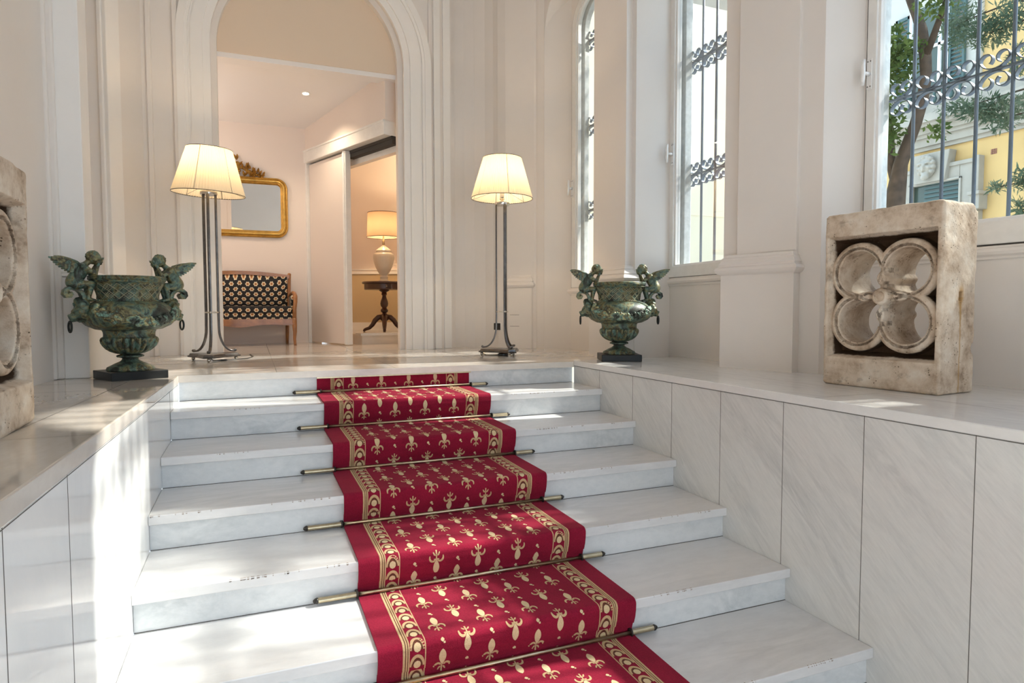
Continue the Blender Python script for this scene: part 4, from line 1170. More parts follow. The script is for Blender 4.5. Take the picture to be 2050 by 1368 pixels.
        for sy in (-1, 1):
            b = wing_mesh(sy)
            if sg < 0: b.v = [(-x, -y, z) for x, y, z in b.v]
            b.build('wing', M['bronze'], pu, smooth=45)
    return t
urnL = make_urn(); urnR = copy_tree(urnL)
urnL.scale = urnR.scale = (.925,)*3
urnL.location = (-.2335, -.052, .0015); urnL.rotation_euler = (0, 0, R(28))
urnR.location = (2.952, -.117, .0105); urnR.rotation_euler = (0, 0, R(-23))
urnL['label'] = 'verdigris bronze urn with two cherubs, its plinth turned cornerwise, left of the stairs'
urnR['label'] = 'verdigris bronze urn with two cherubs, squarely facing, on the right ledge before the window pier'
# ------------------------------------------------------------------ pierced stone panels
SWD, STK, SHT = .567, .275, .848
def stone_fields(X, Z):
    cx, cz = SWD/2, .437
    x, z = X-cx, Z-cz
    ax, az = np.abs(x), np.abs(z)
    lobe = np.sqrt((ax-.116)**2+(az-.119)**2)
    pr = np.maximum(ax-.262, az-.298)                        # pocket outline, <0 inside
    bul = lambda s: .0095+.0155*np.exp(-((s-.086)/.020)**2)+.012*np.clip((s-.13)/.06, 0, 1)
    sp = np.minimum(np.where(ax < .215, az-bul(ax), 1), np.where(az < .22, ax-bul(az), 1))
    rc = np.sqrt(x*x+z*z); kn = rc-.040
    sp = np.minimum(sp, kn)
    hole = np.maximum(np.minimum(lobe-.103, np.sqrt((ax-.068)**2+(az-.070)**2)-.054), -sp)
    return lobe, pr, sp, rc, hole
def stone_depth(X, Z):
    lobe, pr, sp, rc, hole = stone_fields(X, Z)
    d = .082*np.clip((-pr)/.030, 0, 1)**.8
    ring = lobe-.151
    t = np.clip((lobe-.103)/.048, 0, 1)
    dr = .020+.010*(1-np.sin(PI*np.clip(t*1.15, 0, 1)))+.012*(t > .86)*(t-.86)/.14
    dr = np.where(np.abs(lobe-.1155) < .0045, dr+.009, dr)        # incised line round each opening
    d = np.where(ring < 0, np.minimum(d, dr+.05*np.clip(ring/.010+1, 0, 1)**2), d)
    cx, cz = SWD/2, .437
    ax, az = np.abs(X-cx), np.abs(Z-cz)
    cor = ((az < .030) & (ax < .135)) | ((ax < .030) & (az < .138))
    d = np.where(cor, .056, d)
    for s, w in ((ax, az), (az, ax)):
        el = np.sqrt(((s-.086)/.034)**2+(w/.0235)**2)
        d = np.where(el < 1, np.minimum(d, .014+.014*el**3), d)
        d = np.where(el < .55, d+.004, d)
        d = np.where((w < .0085) & (s < .17), np.minimum(d, .030), d)
    d = np.where(rc < .040, .008+.010*np.clip((rc-.032)/.008, 0, 1)+.008*(rc < .023), d)
    return d
def stone_sdf(X, Y, Z):
    n1 = vnoise(X, Y, Z, 22, 5)*.0035+vnoise(X, Y, Z, 75, 6)*.0016+vnoise(X, Y, Z, 170, 8)*.0008
    r = .014
    qx, qy, qz = np.abs(X-SWD/2)-SWD/2+r, np.abs(Y-STK/2)-STK/2+r, np.abs(Z-SHT/2)-SHT/2+r
    box = np.sqrt(np.maximum(qx, 0)**2+np.maximum(qy, 0)**2+np.maximum(qz, 0)**2)+np.minimum(np.maximum(qx, np.maximum(qy, qz)), 0)-r
    box = box+n1*np.where(Z < .012, .15, 1)
    # chipped upper and back corners
    for c, rr in (((SWD, STK, .20), .030), ((SWD+.01, STK+.01, .30), .026), ((-.004, -.004, SHT+.012), .026), ((SWD, STK, SHT+.01), .045), ((.25, -.012, SHT+.018), .030), ((0, -.01, -.01), .028), ((SWD+.006, STK*.5, SHT+.03), .04)):
        box = np.maximum(box, rr-np.sqrt((X-c[0])**2+(Y-c[1])**2+(Z-c[2])**2))
    dep = stone_depth(X[:, 0, :], Z[:, 0, :])[:, None, :]
    hol = stone_fields(X[:, 0, :], Z[:, 0, :])[4][:, None, :]
    f = np.maximum(box, (dep+n1*.4-Y)*.8)
    f = np.maximum(f, -(hol+n1*.5))
    # square dowel hole in the right-hand edge
    dh = np.maximum(np.maximum(np.abs(Y-.155)-.013, np.abs(Z-.435)-.019), (SWD-.035)-X)
    return np.maximum(f, -dh)
SV, SF = surf(stone_sdf, (-.012, -.012, -.012), (SWD+.014, STK+.014, SHT+.014), .0038)
def make_stone():
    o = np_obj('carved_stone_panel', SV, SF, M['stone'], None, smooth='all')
    x, y, z = SV.T
    lobe, pr, sp, rc, hole = stone_fields(x, z)
    dep = stone_depth(x, z)
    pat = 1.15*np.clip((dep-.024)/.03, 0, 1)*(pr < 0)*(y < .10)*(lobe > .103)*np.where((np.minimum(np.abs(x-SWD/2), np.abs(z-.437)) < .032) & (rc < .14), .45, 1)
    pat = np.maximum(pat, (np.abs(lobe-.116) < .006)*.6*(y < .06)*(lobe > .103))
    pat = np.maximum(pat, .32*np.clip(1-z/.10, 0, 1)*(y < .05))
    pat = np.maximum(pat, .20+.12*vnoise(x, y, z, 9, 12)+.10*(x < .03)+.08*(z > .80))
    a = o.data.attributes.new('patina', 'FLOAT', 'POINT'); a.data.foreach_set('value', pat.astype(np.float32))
    rust = (x > SWD-.02)*(np.exp(-(((y-.155)/.021)**2+((z-.445)/.040)**2)**1.5)+.85*np.exp(-((y-.155)/.0055)**4)*(z < .43)+.7*np.exp(-((y-.155)/np.clip(.018*(z-.30)/.12, .004, .02))**2)*((z < .43) & (z > .30)))
    rust = np.clip(rust, 0, 1)*.85
    a = o.data.attributes.new('rust', 'FLOAT', 'POINT'); a.data.foreach_set('value', rust.astype(np.float32))
    return o
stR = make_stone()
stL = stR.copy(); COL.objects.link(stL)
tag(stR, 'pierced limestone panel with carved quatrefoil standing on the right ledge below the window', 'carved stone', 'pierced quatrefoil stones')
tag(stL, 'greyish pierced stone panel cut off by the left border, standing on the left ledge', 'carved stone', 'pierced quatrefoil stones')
stR.location = (3.120, -1.811, .0105); stR.rotation_euler = (0, 0, math.atan2(-.995, .097))
stL.scale = (1, 1, .935)
stL.location = (-.212, -2.337, .034); stL.rotation_euler = (R(0), R(0), R(92.5))
# ------------------------------------------------------------------ settee
se = thing('settee', 'walnut settee upholstered in black fabric with cream rosettes, seen through the arch', 'settee', (.285, 3.44, 0))
b = MB()
def legpath(s): return [(s*.555, -.215, .30), (s*.558, -.222, .22), (s*.560, -.232, .15), (s*.556, -.222, .07), (s*.560, -.226, .012), (s*.561, -.229, 0)]
for s in (-1, 1):
    b = MB(); b.tube(legpath(s), [.028, .026, .021, .016, .015, .017], 12); b.build('front_leg', M['wood'], se, smooth='all')
for s in (-1, 1):
    b = MB(); b.tube([(s*.505, .235, .30), (s*.502, .245, .12), (s*.500, .262, 0)], [.022, .020, .017], 10); b.build('back_leg', M['wood'], se, smooth='all')
b = MB(); b.box(-.555, .555, -.235, -.205, .228, .292); b.box(-.555, .555, -.243, -.205, .232, .240); b.box(-.53, .53, .20, .23, .24, .29)
for s in (-1, 1): b.box(s*.545-.012, s*.545+.012, -.215, .22, .235, .29)
V = []
for i in range(21):
    x = -.53+1.06*i/20; d = .018*math.exp(-(x/.16)**2)+.006*math.cos(x*12); V += [(x, -.232, .235), (x, -.232, .226-d), (x, -.210, .226-d), (x, -.210, .235)]
b.add(V, [[4*i+k, 4*i+4+k, 4*i+4+(k+1) % 4, 4*i+(k+1) % 4] for i in range(20) for k in range(4)]+[[0, 1, 2, 3], [83, 82, 81, 80]])
b.build('seat_rail', M['wood'], se, smooth=35)
b = MB()
tp = [(x/20*.535, .225, .775+.040*math.cos(PI/2*abs(x/20))**1.0) for x in range(-20, 21)]
b.ribbon(tp, .034, .040, (0, 1, 0))
for s in (-1, 1): b.tube([(s*.520, .215, .29), (s*.525, .222, .55), (s*.535, .232, .80)], [.022, .020, .018], 10); b.ball((s*.535, .232, .80), .021, 10)
b.build('back_frame', M['wood'], se, smooth=40)
b = MB(); V = []; nx, nz = 24, 12
for i in range(nx+1):
    for j in range(nz+1):
        x = -.508+1.016*i/nx; t = j/nz; zt = .757+.036*math.cos(PI/2*abs(x/.535)); z = .41+(zt-.41)*t
        pz = .050*(1-(2*t-1)**4)*(1-(2*i/nx-1)**8); pz *= (1-.25*math.exp(-(x/.012)**2)); V.append((x, .205-pz+.02*t, z))
F = [[i*(nz+1)+j, (i+1)*(nz+1)+j, (i+1)*(nz+1)+j+1, i*(nz+1)+j+1] for i in range(nx) for j in range(nz)]
b.add(V, F); b.box(-.508, .508, .205, .222, .40, .775); b.build('backrest', M['fabric'], se, smooth='all')
b = MB(); b.box(-.535, .535, -.232, .19, .345, .435); b.build('seat_cushion', M['fabric'], se, bevel=.028, seg=4)
b = MB(); b.box(-.540, .540, -.226, .20, .288, .350); b.build('seat_base', M['fabric'], se, bevel=.008)
for s in (-1, 1):
    b = MB(); b.tube([(s*.530, .22, .545), (s*.545, .12, .575), (s*.560, .0, .585), (s*.568, -.10, .575), (s*.574, -.17, .54), (s*.572, -.20, .48), (s*.562, -.215, .40), (s*.557, -.218, .30)], [.016, .019, .020, .022, .024, .022, .02, .024], 12); b.build('arm', M['wood'], se, smooth='all')
    b = MB(); b.box(s*.545-.018, s*.545+.018, -.15, .20, .32, .552); b.build('arm_pad', M['fabric'], se, bevel=.015, seg=3)

# ------------------------------------------------------------------ gilded mirror
mi = thing('wall_mirror', 'gilt-framed mirror with rounded corners and carved crest, hanging above the settee', 'mirror', (.285, 3.748, 1.228))
MW, MH = 1.075, .686
def rrect(o, rr, n=8):
    x0, x1, z0, z1 = -MW/2+o, MW/2-o, o, MH-o; r = max(.012, rr-o); P = []
    for cx, cz, a0 in ((x1-r, z0+r, -PI/2), (x1-r, z1-r, 0), (x0+r, z1-r, PI/2), (x0+r, z0+r, PI)):
        for i in range(n+1): a = a0+PI/2*i/n; P.append((cx+r*math.cos(a), cz+r*math.sin(a)))
    return P
prof = [(0, -.0), (0, -.018), (.004, -.028), (.012, -.032), (.018, -.028), (.021, -.024), (.030, -.036), (.042, -.040), (.052, -.036), (.056, -.026), (.062, -.028), (.068, -.024), (.072, -.016), (.078, -.012), (.080, -.004)]
b = MB(); V = []; k = len(prof)
for o, y in prof: V += [(x, y, z) for x, z in rrect(o, .125)]
n_ = len(V)//k
b.add(V, [[i*n_+j, i*n_+(j+1) % n_, (i+1)*n_+(j+1) % n_, (i+1)*n_+j] for i in range(k-1) for j in range(n_)])
b.build('frame', M['gilt'], mi, smooth=50)
b = MB(); P = rrect(.079, .125); b.add([(x, -.006, z) for x, z in P]+[(x, -.001, z) for x, z in P], [list(range(n_)), [n_+i for i in range(n_)][::-1]]); b.build('mirror_glass', M['mirror'], mi)
g = np.random.default_rng(4); b = MB()
def leaf3(b, c, a, l, w, y):
    d = Vector((math.cos(a), 0, math.sin(a))); u = Vector((-d.z, 0, d.x)); V = []
    for i in range(7):
        t = i/6; ww = w*math.sin(PI*min(.98, .1+.85*t)); p = Vector((c[0], y, c[1]))+d*l*t+u*.12*l*t*t
        V += [p-u*ww, p+Vector((0, -.014*(1-t)-.006, 0)), p+u*ww, p+Vector((0, .004, 0))]
    F = [[4*i+m_, 4*i+4+m_, 4*i+4+(m_+1) % 4, 4*i+(m_+1) % 4] for i in range(6) for m_ in range(4)]+[[0, 1, 2, 3], [27, 26, 25, 24]]
    b.add(V, F)
for i in range(46):
    s = g.uniform(-1, 1); x = .27*s; h = .175*(1-abs(s))**1.1+.02; z = MH-.005+h*g.uniform(0, 1)
    leaf3(b, (x, z), PI/2-s*1.2+g.normal()*.55, .05+.03*g.random(), .013, -.020-.012*g.random())
for i in range(26):
    s = g.uniform(-1, 1); x = .26*s; z = MH+.0+.13*(1-abs(s))*g.uniform(0, 1); b.ball((x, -.022, z), .010+.008*g.random(), 8)
for s in (-1, 1): b.tube([(s*.02, -.018, MH+.10), (s*.07, -.02, MH+.085), (s*.12, -.018, MH+.04), (s*.18, -.018, MH+.035), (s*.25, -.018, MH+.012), (s*.28, -.018, MH+.008)], [.014, .013, .012, .011, .009, .005], 8)
b.ball((0, -.024, MH+.11), .045, 14, sc=(.8, .45, 1.15))
b.build('carved_crest', M['giltdark'], mi, smooth=50)

# ------------------------------------------------------------------ downlight
dl = thing('downlight', 'small round recessed ceiling spotlight glowing in the lobby', 'downlight', (.972, 2.803, 2.628), 0)
dl.rotation_euler = (R(-7), 0, 0)
b = MB(); b.torus((0, 0, .0), .037, .006, 'z', 30, 8); b.build('trim_ring', M['white'], dl, smooth='all')
b = MB(); b.lathe([(.032, .001), (.02, .003), (.003, .003)], 24); b.build('lamp', M['spot'], dl)
l = bpy.data.lights.new('downlight_beam', 'SPOT'); l.energy = 34; l.color = (1, .78, .55); l.spot_size = R(125); l.spot_blend = .8; l.shadow_soft_size = .03
o = bpy.data.objects.new('downlight_beam', l); COL.objects.link(o); o.location = (.972, 2.80, 2.60)

point('assumed_lobby_light', (-.55, 3.0, 2.0), 10, (1, .87, .76), .08)  # assumed unseen source left of the arch, bare point added to brighten lobby
point('assumed_lobby_light', (-.6, 2.6, 1.2), 4, (1, .87, .76), .08)  # second bare point without a fixture, added as lobby fill light

# ------------------------------------------------------------------ pedestal table and its lamp
TX, TY, TZ = 1.962, 3.885, .115
pt = thing('pedestal_table', 'dark carved pedestal table beyond the sliding door, carrying the cream lamp', 'table', (TX, TY, TZ))
b = MB(); b.lathe([(.02, .600), (.262, .600), (.272, .606), (.274, .616), (.268, .626), (.02, .626)], 56); b.build('tabletop', M['mahog'], pt, smooth=35)
b = MB(); b.lathe([(.02, .528), (.240, .528), (.246, .533), (.246, .600), (.02, .600)], 56); b.build('apron', M['mahog'], pt, smooth=35)
fa = math.atan2(-(TY+4.25), -(TX-.42))
b = MB(); c, s_ = math.cos(fa), math.sin(fa)
V = []
for i in range(9):
    a = fa-.34+.68*i/8; V += [(.2475*math.cos(a), .2475*math.sin(a), .537), (.2505*math.cos(a), .2505*math.sin(a), .540), (.2505*math.cos(a), .2505*math.sin(a), .592), (.2475*math.cos(a), .2475*math.sin(a), .595)]
b.add(V, [[4*i+m_, 4*i+4+m_, 4*i+4+(m_+1) % 4, 4*i+(m_+1) % 4] for i in range(8) for m_ in range(3)]); dr = b.build('drawer', M['mahog'], pt)
b = MB(); b.ball((.256*math.cos(fa+.12), .256*math.sin(fa+.12), .566), .008, 10); b.build('knob', M['brass'], dr, smooth='all')
b = MB(); b.lathe([(.06, .528), (.062, .515), (.045, .505), (.030, .495), (.036, .470), (.024, .455), (.028, .43), (.043, .39), (.050, .355), (.045, .325), (.027, .300), (.034, .290), (.048, .272), (.044, .25), (.024, .235), (.030, .225), (.052, .205), (.058, .17), (.048, .145), (.02, .12), (.008, .105)], 28); b.build('pedestal', M['mahog'], pt, smooth=40)
for k in range(4):
    a = fa+k*PI/2+.0; u = Vector((math.cos(a), math.sin(a), 0)); sd = Vector((-math.sin(a), math.cos(a), 0))
    P = [u*.03+Vector((0, 0, .185)), u*.075+Vector((0, 0, .180)), u*.118+Vector((0, 0, .140)), u*.150+Vector((0, 0, .085)), u*.190+Vector((0, 0, .045)), u*.235+Vector((0, 0, .030)), u*.255+Vector((0, 0, .020))]
    b = MB(); b.tube(P, [.034, .034, .032, .027, .022, .019, .016], 12); b.ball(u*.250+Vector((0, 0, .016)), .019, 10, sc=(1, 1, .85)); b.build('leg', M['mahog'], pt, smooth='all')
tl = thing('table_lamp', 'cream urn-shaped table lamp with wide beige shade, lit, on the pedestal table', 'table lamp', (TX, TY, TZ+.6262))
b = MB()
b.lathe([(.002, 0), (.078, 0), (.080, .010), (.062, .018), (.048, .026), (.044, .040), (.050, .052), (.052, .066), (.046, .074), (.044, .085), (.072, .125), (.102, .185), (.124, .255), (.132, .310), (.128, .340), (.114, .357), (.096, .366), (.092, .378), (.098, .392), (.088, .402), (.062, .425), (.036, .442), (.024, .452), (.014, .462), (.004, .463)], 72, func=lambda r, z, a: r*(1+(.010*math.cos(28*a) if .09 < z < .34 else 0))); b.build('body', M['ceramic'], tl, smooth=50)
b = MB(); b.lathe([(.012, .462), (.016, .468), (.016, .52), (.010, .53), (.006, .60)], 14); b.build('socket', M['brass'], tl, smooth=35)
b = MB(); b.ball((0, 0, .635), .032, 12); b.build('bulb', M['bulb'], tl, smooth='all')
sb = MB(); zb, zt = .56, .862; n = 96; V = []
for i in range(6):
    s = i/5; r = .205-.012*s
    for k in range(n): a = 2*PI*k/n; V.append((r*math.cos(a), r*math.sin(a), zb+(zt-zb)*s))
sb.add(V, [[i*n+k, i*n+(k+1) % n, (i+1)*n+(k+1) % n, (i+1)*n+k] for i in range(5) for k in range(n)]); sh = sb.build('lamp_shade', M['linen'], tl, smooth='all')
b = MB(); b.torus((0, 0, zb), .205, .004, 'z', 64, 6); b.torus((0, 0, zt), .193, .004, 'z', 64, 6); b.build('trim_band', M['mahog'], sh, smooth='all')
b = MB()
for k in range(3): a = 2*PI*k/3+.5; b.tube([(.008*math.cos(a), .008*math.sin(a), .60), (.20*math.cos(a), .20*math.sin(a), .57)], .002, 6)
b.build('shade_wire', M['brass'], sh, smooth='all')
point('table_lamp_light', (0, 0, .70), 12, WARM, .035, tl)
l = bpy.data.lights.new('salon_spot', 'POINT'); l.energy = 10; l.color = (1, .78, .5); l.shadow_soft_size = .06
o = bpy.data.objects.new('salon_spot', l); COL.objects.link(o); o.location = (2.55, 3.9, 2.45)
# ------------------------------------------------------------------ the street outside
b = MB(); b.box(4.3, 30, -30, 2.6, -1.3, -1.1); b.box(-12, 4.3, -30, -9, -1.3, -1.1); struct(b.build('ground', M['ground']))
# cream wing of the house closing the side of the court
wg = thing('cream_building', 'bright cream plaster wing filling the view from the two further windows', 'building', (5.5, 2.75, -1.1))
b = MB(); b.box(3.95, 7.4, 2.6, 3.4, -1.1, 4.26); b.build('wall', M['cream'], wg, rel=True)
b = MB(); b.box(3.95, 7.4, 2.6, 3.4, 4.26, 6.2); b.build('upper_storey', M['facade'], wg, rel=True)
b = MB(); b.box(3.95, 7.41, 2.59, 2.6, 1.60, 1.615); b.build('string_course', M['cream'], wg, rel=True)
# ochre house across the street
hb = thing('ochre_building', 'ochre plaster house with stone cornice, seen through the largest window', 'building', (12.3, 3, -1.1))
X0 = 12.0
b = MB(); b.box(X0, X0+.5, -6, 5.5, -1.1, 3.4); b.build('wall', M['ochre'], hb, rel=True)
b = MB(); b.box(X0, X0+.5, -6, 5.5, 3.4, 7.6); b.build('upper_wall', M['ochre'], hb, rel=True)
b = MB(); b.box(X0-.06, X0+.2, 3.05, 5.5, 4.1, 7.6); b.build('stucco_bay', simple('pale_stucco', (.46, .44, .38), .85), hb, rel=True)
b = MB()
for z0, z1, o in ((3.29, 3.36, .05), (3.36, 3.50, .10), (3.50, 3.56, .16), (3.56, 3.66, .22), (3.66, 3.72, .34), (3.72, 3.86, .40), (3.86, 3.93, .30), (3.93, 4.06, .24)): b.box(X0-o, X0+.2, -6, 5.5, z0, z1)
b.build('cornice', M['facade'], hb, rel=True)
for y in (3.55, 3.70, 3.85, 4.0, 4.15, 3.40, 3.25):
    b = MB(); b.lathe([(.02, 4.06), (.03, 4.08), (.045, 4.13), (.02, 4.2), (.03, 4.24), (.03, 4.26)], 10, c=(X0-.25, y)); b.build('baluster', M['shutter'], hb, rel=True, smooth='all')
b = MB(); b.box(X0-.3, X0-.2, 3.1, 4.4, 4.26, 4.31); b.build('balcony_rail', M['shutter'], hb, rel=True)
# tall window with louvred shutters above
b = MB(); b.box(X0-.09, X0-.05, 3.60, 4.25, 4.31, 5.9); wf = b.build('window', M['darkpane'], hb, rel=True)
b = MB(); b.box(X0-.13, X0-.08, 3.70, 3.75, 4.31, 5.9); b.box(X0-.13, X0-.08, 3.55, 4.3, 5.10, 5.15); b.box(X0-.13, X0-.08, 3.55, 3.60, 4.31, 5.9); b.box(X0-.13, X0-.08, 4.25, 4.3, 4.31, 5.9); b.build('glazing_bar', M['white'], wf, rel=False).location = tuple(-v for v in hb.location)
def shutter(y0, y1, z0, z1):
    s = MB(); s.box(X0-.13, X0-.08, y0, y0+.04, z0, z1); s.box(X0-.13, X0-.08, y1-.04, y1, z0, z1); s.box(X0-.13, X0-.08, y0, y1, z1-.06, z1); s.box(X0-.13, X0-.08, y0, y1, z0, z0+.06)
    z = z0+.08
    while z < z1-.08:
        s.add([(X0-.12, y0+.03, z), (X0-.12, y1-.03, z), (X0-.085, y1-.03, z+.05), (X0-.085, y0+.03, z+.05), (X0-.12, y0+.03, z+.012), (X0-.12, y1-.03, z+.012), (X0-.085, y1-.03, z+.062), (X0-.085, y0+.03, z+.062)], [[0, 1, 2, 3], [7, 6, 5, 4], [0, 4, 5, 1], [2, 6, 7, 3]]); z += .075
    s.build('shutter', M['shutter'], hb, rel=True)
shutter(3.28, 3.56, 4.33, 5.85); shutter(4.30, 4.58, 4.33, 5.85)
# ground-floor window with stone surround and grotesque keystone
b = MB(); b.box(X0-.02, X0+.02, 3.31, 4.19, .6, 2.665); b.build('window', M['darkpane'], hb, rel=True)
b = MB(); z = .7
while z < 2.66: b.box(X0-.05, X0-.02, 3.33, 3.98, z, z+.035); z += .075
b.build('louvre', M['shutter'], hb, rel=True)
b = MB()
for y0, y1 in ((3.08, 3.31), (4.19, 4.45)): b.box(X0-.10, X0+.1, y0, y1, -.2, 2.95)
b.box(X0-.102, X0+.1, 3.312, 4.188, 2.66, 2.945); b.box(X0-.13, X0+.1, 3.04, 4.50, 2.90, 2.97)
b.box(X0-.13, X0-.09, 3.27, 3.31, .5, 2.70); b.box(X0-.13, X0-.09, 4.19, 4.23, .5, 2.70); b.box(X0-.13, X0-.09, 3.27, 4.23, 2.66, 2.70)
b.box(X0-.14, X0+.1, 2.97, 3.08, -.2, 3.0)
b.box(X0-.22, X0+.1, 2.90, 3.06, 2.08, 2.36); b.box(X0-.26, X0+.1, 2.88, 3.08, 2.32, 2.38)
b.build('window_surround', M['facade'], hb, rel=True, bevel=.01)
b = MB(); b.add([(X0-.20, 3.52, 2.68), (X0-.20, 4.09, 2.68), (X0-.20, 4.15, 3.20), (X0-.20, 3.43, 3.20), (X0, 3.52, 2.68), (X0, 4.09, 2.68), (X0, 4.15, 3.20), (X0, 3.43, 3.20)], [[0, 1, 2, 3], [7, 6, 5, 4], [0, 4, 5, 1], [1, 5, 6, 2], [2, 6, 7, 3], [3, 7, 4, 0]]); ks = b.build('keystone', M['facade'], hb, rel=True, bevel=.015)
def mask_sdf(X, Y, Z):
    Yk = np.abs(Y)
    f = ell(X, Y, Z, (0, 0, 0), (.11, .135, .19))
    f = smin(f, ell(X, Y, Z, (-.115, 0, -.005), (.035, .032, .06)), .03)
    f = smin(f, ell(X, Yk, Z, (-.085, .055, .06), (.03, .055, .025)), .02)
    f = smin(f, ell(X, Yk, Z, (-.075, .07, -.03), (.04, .045, .04)), .02)
    f = np.maximum(f, -ell(X, Yk, Z, (-.11, .055, .025), (.03, .03, .018)))
    f = np.maximum(f, -ell(X, Y, Z, (-.11, 0, -.095), (.05, .055, .022)))
    f = smin(f, ell(X, Y, Z, (-.07, 0, -.18), (.06, .07, .07)), .03)
    for i in range(10):
        a = -2.2+4.4*i/9; f = smin(f, ell(X, Y, Z, (-.04, .135*math.sin(a), .17*math.cos(a)), (.05, .036, .042)), .015)
    return f+.006*vnoise(X, Y, Z, 55, 2)
GV, GF = surf(mask_sdf, (-.19, -.22, -.29), (.13, .22, .27), .011)
o = np_obj('carved_mask', GV, GF, M['facade'], ks); o.location = (X0-.23-hb.location.x, 3.80, 2.95+1.1); o.location.y -= hb.location.y
b = MB()
for i in range(3):
    for j in range(3): b.box(X0-.01, X0+.01, 2.775+.032*i, 2.80+.032*i, 2.985+.03*j, 3.008+.03*j)
b.build('brick_vent', M['brick'], hb, rel=True)

# ------------------------------------------------------------------ trees
def leaves(mb, c, rad, n, size, g, tri=False, droop=.3):
    P = g.normal(size=(n, 3)); P /= np.linalg.norm(P, axis=1)[:, None]; P *= (g.random(n)**(1/2.2))[:, None]
    for p in P:
        q = Vector((c[0]+p[0]*rad[0], c[1]+p[1]*rad[1], c[2]+p[2]*rad[2]))
        d = Vector(g.normal(size=3)); d.z -= droop; d.normalize(); u = d.orthogonal().normalized(); u.rotate(Matrix.Rotation(g.uniform(0, 6.28), 3, d))
        l = size*g.uniform(.7, 1.3); w = l*(.22 if not tri else .11)
        mb.add([q, q+d*l*.5+u*w, q+d*l, q+d*l*.5-u*w], [[0, 1, 2, 3]])
t1 = thing('broadleaf_tree', 'slender leaning street tree with green leaves, nearest outside the largest window', 'tree', (7.5, 1.15, -1.1))
b = MB(); tr = [(7.5, 1.30, -1.1), (7.5, 1.23, .3), (7.5, 1.17, 1.45), (7.5, 1.14, 1.80), (7.5, 1.10, 2.08), (7.5, 1.02, 2.29), (7.5, .93, 2.5), (7.5, .855, 2.75), (7.5, .82, 3.01), (7.5, .835, 3.24), (7.5, .885, 3.54), (7.5, .95, 3.73), (7.5, 1.03, 3.95), (7.45, 1.2, 4.5), (7.3, 1.3, 5.2)]
b.tube(tr, [.14, .13, .115, .10, .078, .068, .063, .06, .058, .06, .055, .052, .05, .04, .025], 14); b.build('trunk', M['bark'], t1, rel=True, smooth='all')
b = MB(); b.tube([(7.5, 1.13, 1.85), (7.52, 1.24, 2.15), (7.55, 1.30, 2.6), (7.5, 1.38, 3.2), (7.4, 1.45, 4.0)], [.07, .055, .045, .04, .025], 10); b.tube([(7.5, .84, 3.2), (7.35, .5, 3.7), (7.2, .2, 4.2)], [.04, .03, .015], 8); b.tube([(7.45, 1.2, 4.5), (7.0, .5, 5.2), (6.6, -.4, 5.6)], [.04, .03, .015], 8); b.build('branch', M['bark'], t1, rel=True, smooth='all')
g = np.random.default_rng(21); b = MB()
leaves(b, (7.3, 1.05, 3.25), (.3, .17, .42), 620, .085, g); leaves(b, (7.2, 1.08, 2.55), (.25, .18, .40), 560, .075, g); leaves(b, (7.3, .58, 3.72), (.25, .22, .22), 150, .10, g); leaves(b, (7.4, .62, 2.35), (.12, .14, .12), 50, .085, g); leaves(b, (7.3, .80, 3.3), (.12, .12, .12), 40, .08, g)
leaves(b, (7.1, .3, 4.05), (.3, .35, .15), 130, .10, g)
leaves(b, (6.9, .9, 4.9), (.7, .9, .55), 500, .11, g); leaves(b, (6.6, -.4, 5.5), (.6, .8, .5), 260, .11, g); leaves(b, (7.0, 1.2, 5.7), (.7, 1.0, .5), 400, .11, g)
b.build('foliage', M['leaf'], t1, rel=True)
t2 = thing('feathery_tree', 'grey-green feathery tree further right beyond the largest window', 'tree', (8.2, -.9, -1.1))
b = MB(); b.tube([(8.6, -.35, -1.1), (8.5, -.3, 1.5), (8.45, -.2, 3.5), (8.4, -.1, 5.8)], [.14, .12, .09, .04], 12); b.build('trunk', M['bark'], t2, rel=True, smooth='all')
b = MB()
for p in ((8.2, 1.0, 3.75), (8.2, .6, 3.5), (8.2, .35, 3.6), (8.2, .8, 2.75), (8.2, .4, 2.5), (8.2, .22, 1.75), (8.2, .45, 1.75), (8.2, .22, 1.5), (8.2, .6, 4.2)): b.tube([(8.45, -.22, p[2]-.3), ((8.45+p[0])/2, (-.22+p[1])/2, p[2]+.05), p], [.02, .012, .005], 6)
b.build('branch', M['bark'], t2, rel=True, smooth='all')
b = MB()
for c, r, n in (((8.2, .92, 3.72), (.25, .24, .28), 620), ((8.2, .62, 3.52), (.25, .22, .18), 480), ((8.2, .36, 3.62), (.25, .2, .2), 420), ((8.2, .70, 2.70), (.2, .24, .13), 420), ((8.2, .40, 2.58), (.2, .22, .2), 520), ((8.2, .98, 2.78), (.2, .14, .08), 110), ((8.2, .22, 1.80), (.1, .07, .14), 160), ((8.2, .46, 1.76), (.08, .09, .04), 90), ((8.2, .22, 1.5), (.1, .06, .10), 120), ((8.2, .65, 4.3), (.4, .5, .22), 600), ((8.2, .30, 3.1), (.15, .1, .2), 140), ((7.7, -1.0, 5.6), (.6, .6, .5), 320), ((7.6, -3.2, 6.0), (.6, .6, .5), 400), ((6.9, -2.0, 5.1), (.45, .42, .75), 2600), ((6.9, -1.1, 3.2), (.35, .40, .6), 1500), ((6.9, -2.75, 3.15), (.4, .5, .75), 2600), ((6.9, -2.1, 3.65), (.4, .42, .42), 1900), ((6.9, -2.75, 5.0), (.5, .30, .9), 500)): leaves(b, c, r, n, .085, g, True, .15)  # last clusters are unseen leaf masses added to dapple and block the sun
b.build('foliage', M['leafgrey'], t2, rel=True)
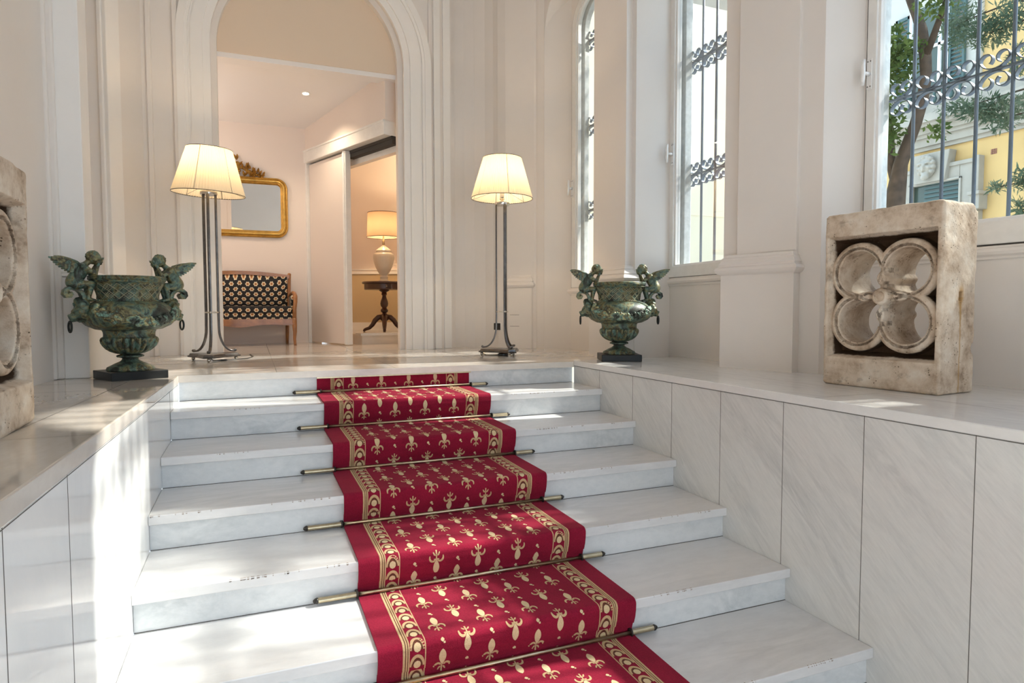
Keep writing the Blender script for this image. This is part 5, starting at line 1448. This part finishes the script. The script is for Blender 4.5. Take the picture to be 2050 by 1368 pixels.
# ------------------------------------------------------------------ sun, sky, camera
w = bpy.data.worlds.new('sky'); SC.world = w; w.use_nodes = True; nt = w.node_tree; nt.nodes.clear()
o = N(nt, 'ShaderNodeOutputWorld'); bg = N(nt, 'ShaderNodeBackground', Strength=2.6)
tc = N(nt, 'ShaderNodeTexCoord'); sp = N(nt, 'ShaderNodeSeparateXYZ'); L(nt, tc.outputs['Generated'], sp.inputs[0])
r = ramp(nt, [(.0, (.56, .61, .66)), (.48, (.72, .82, .92)), (.52, (.75, .89, 1.0)), (.75, (.57, .77, 1.0)), (1, (.46, .66, 1.0))])
ma = N(nt, 'ShaderNodeMath', operation='MULTIPLY_ADD'); ma.inputs[1].default_value = .5; ma.inputs[2].default_value = .5; L(nt, sp.outputs['Z'], ma.inputs[0])
L(nt, ma.outputs[0], r.inputs['Fac']); L(nt, r.outputs['Color'], bg.inputs['Color']); L(nt, bg.outputs[0], o.inputs['Surface'])
s = bpy.data.lights.new('sun', 'SUN'); s.energy = 8.0; s.angle = R(.9); s.color = (1, .95, .86)
so_ = bpy.data.objects.new('sun', s); COL.objects.link(so_)
dv = Vector((-1, .115, -.90)).normalized(); so_.rotation_euler = dv.to_track_quat('-Z', 'Y').to_euler(); so_.location = (10, -2, 10)

cam = bpy.data.cameras.new('camera'); co = bpy.data.objects.new('camera', cam); COL.objects.link(co)
yaw, pitch, roll = .3834, -.0497, -.0019
fw = Vector((math.sin(yaw)*math.cos(pitch), math.cos(yaw)*math.cos(pitch), math.sin(pitch))); rt = Vector((math.cos(yaw), -math.sin(yaw), 0)); up = rt.cross(fw)
r2 = rt*math.cos(roll)+up*math.sin(roll); u2 = -rt*math.sin(roll)+up*math.cos(roll)
mt = Matrix(((r2.x, u2.x, -fw.x, .4228), (r2.y, u2.y, -fw.y, -4.2498), (r2.z, u2.z, -fw.z, .389), (0, 0, 0, 1)))
co.matrix_world = mt
cam.sensor_width = 36; cam.sensor_fit = 'HORIZONTAL'; cam.lens = 1282.15/2050*36; cam.clip_start = .02; cam.clip_end = 200
SC.camera = co
SC.view_settings.view_transform = 'Standard'; SC.view_settings.look = 'None'; SC.view_settings.gamma = 1; SC.view_settings.use_curve_mapping = False
SC.view_settings.exposure = .44
SC.cycles.max_bounces = 10; SC.cycles.diffuse_bounces = 8; SC.cycles.transparent_max_bounces = 16; SC.cycles.sample_clamp_indirect = 8
SC.cycles.caustics_reflective = False
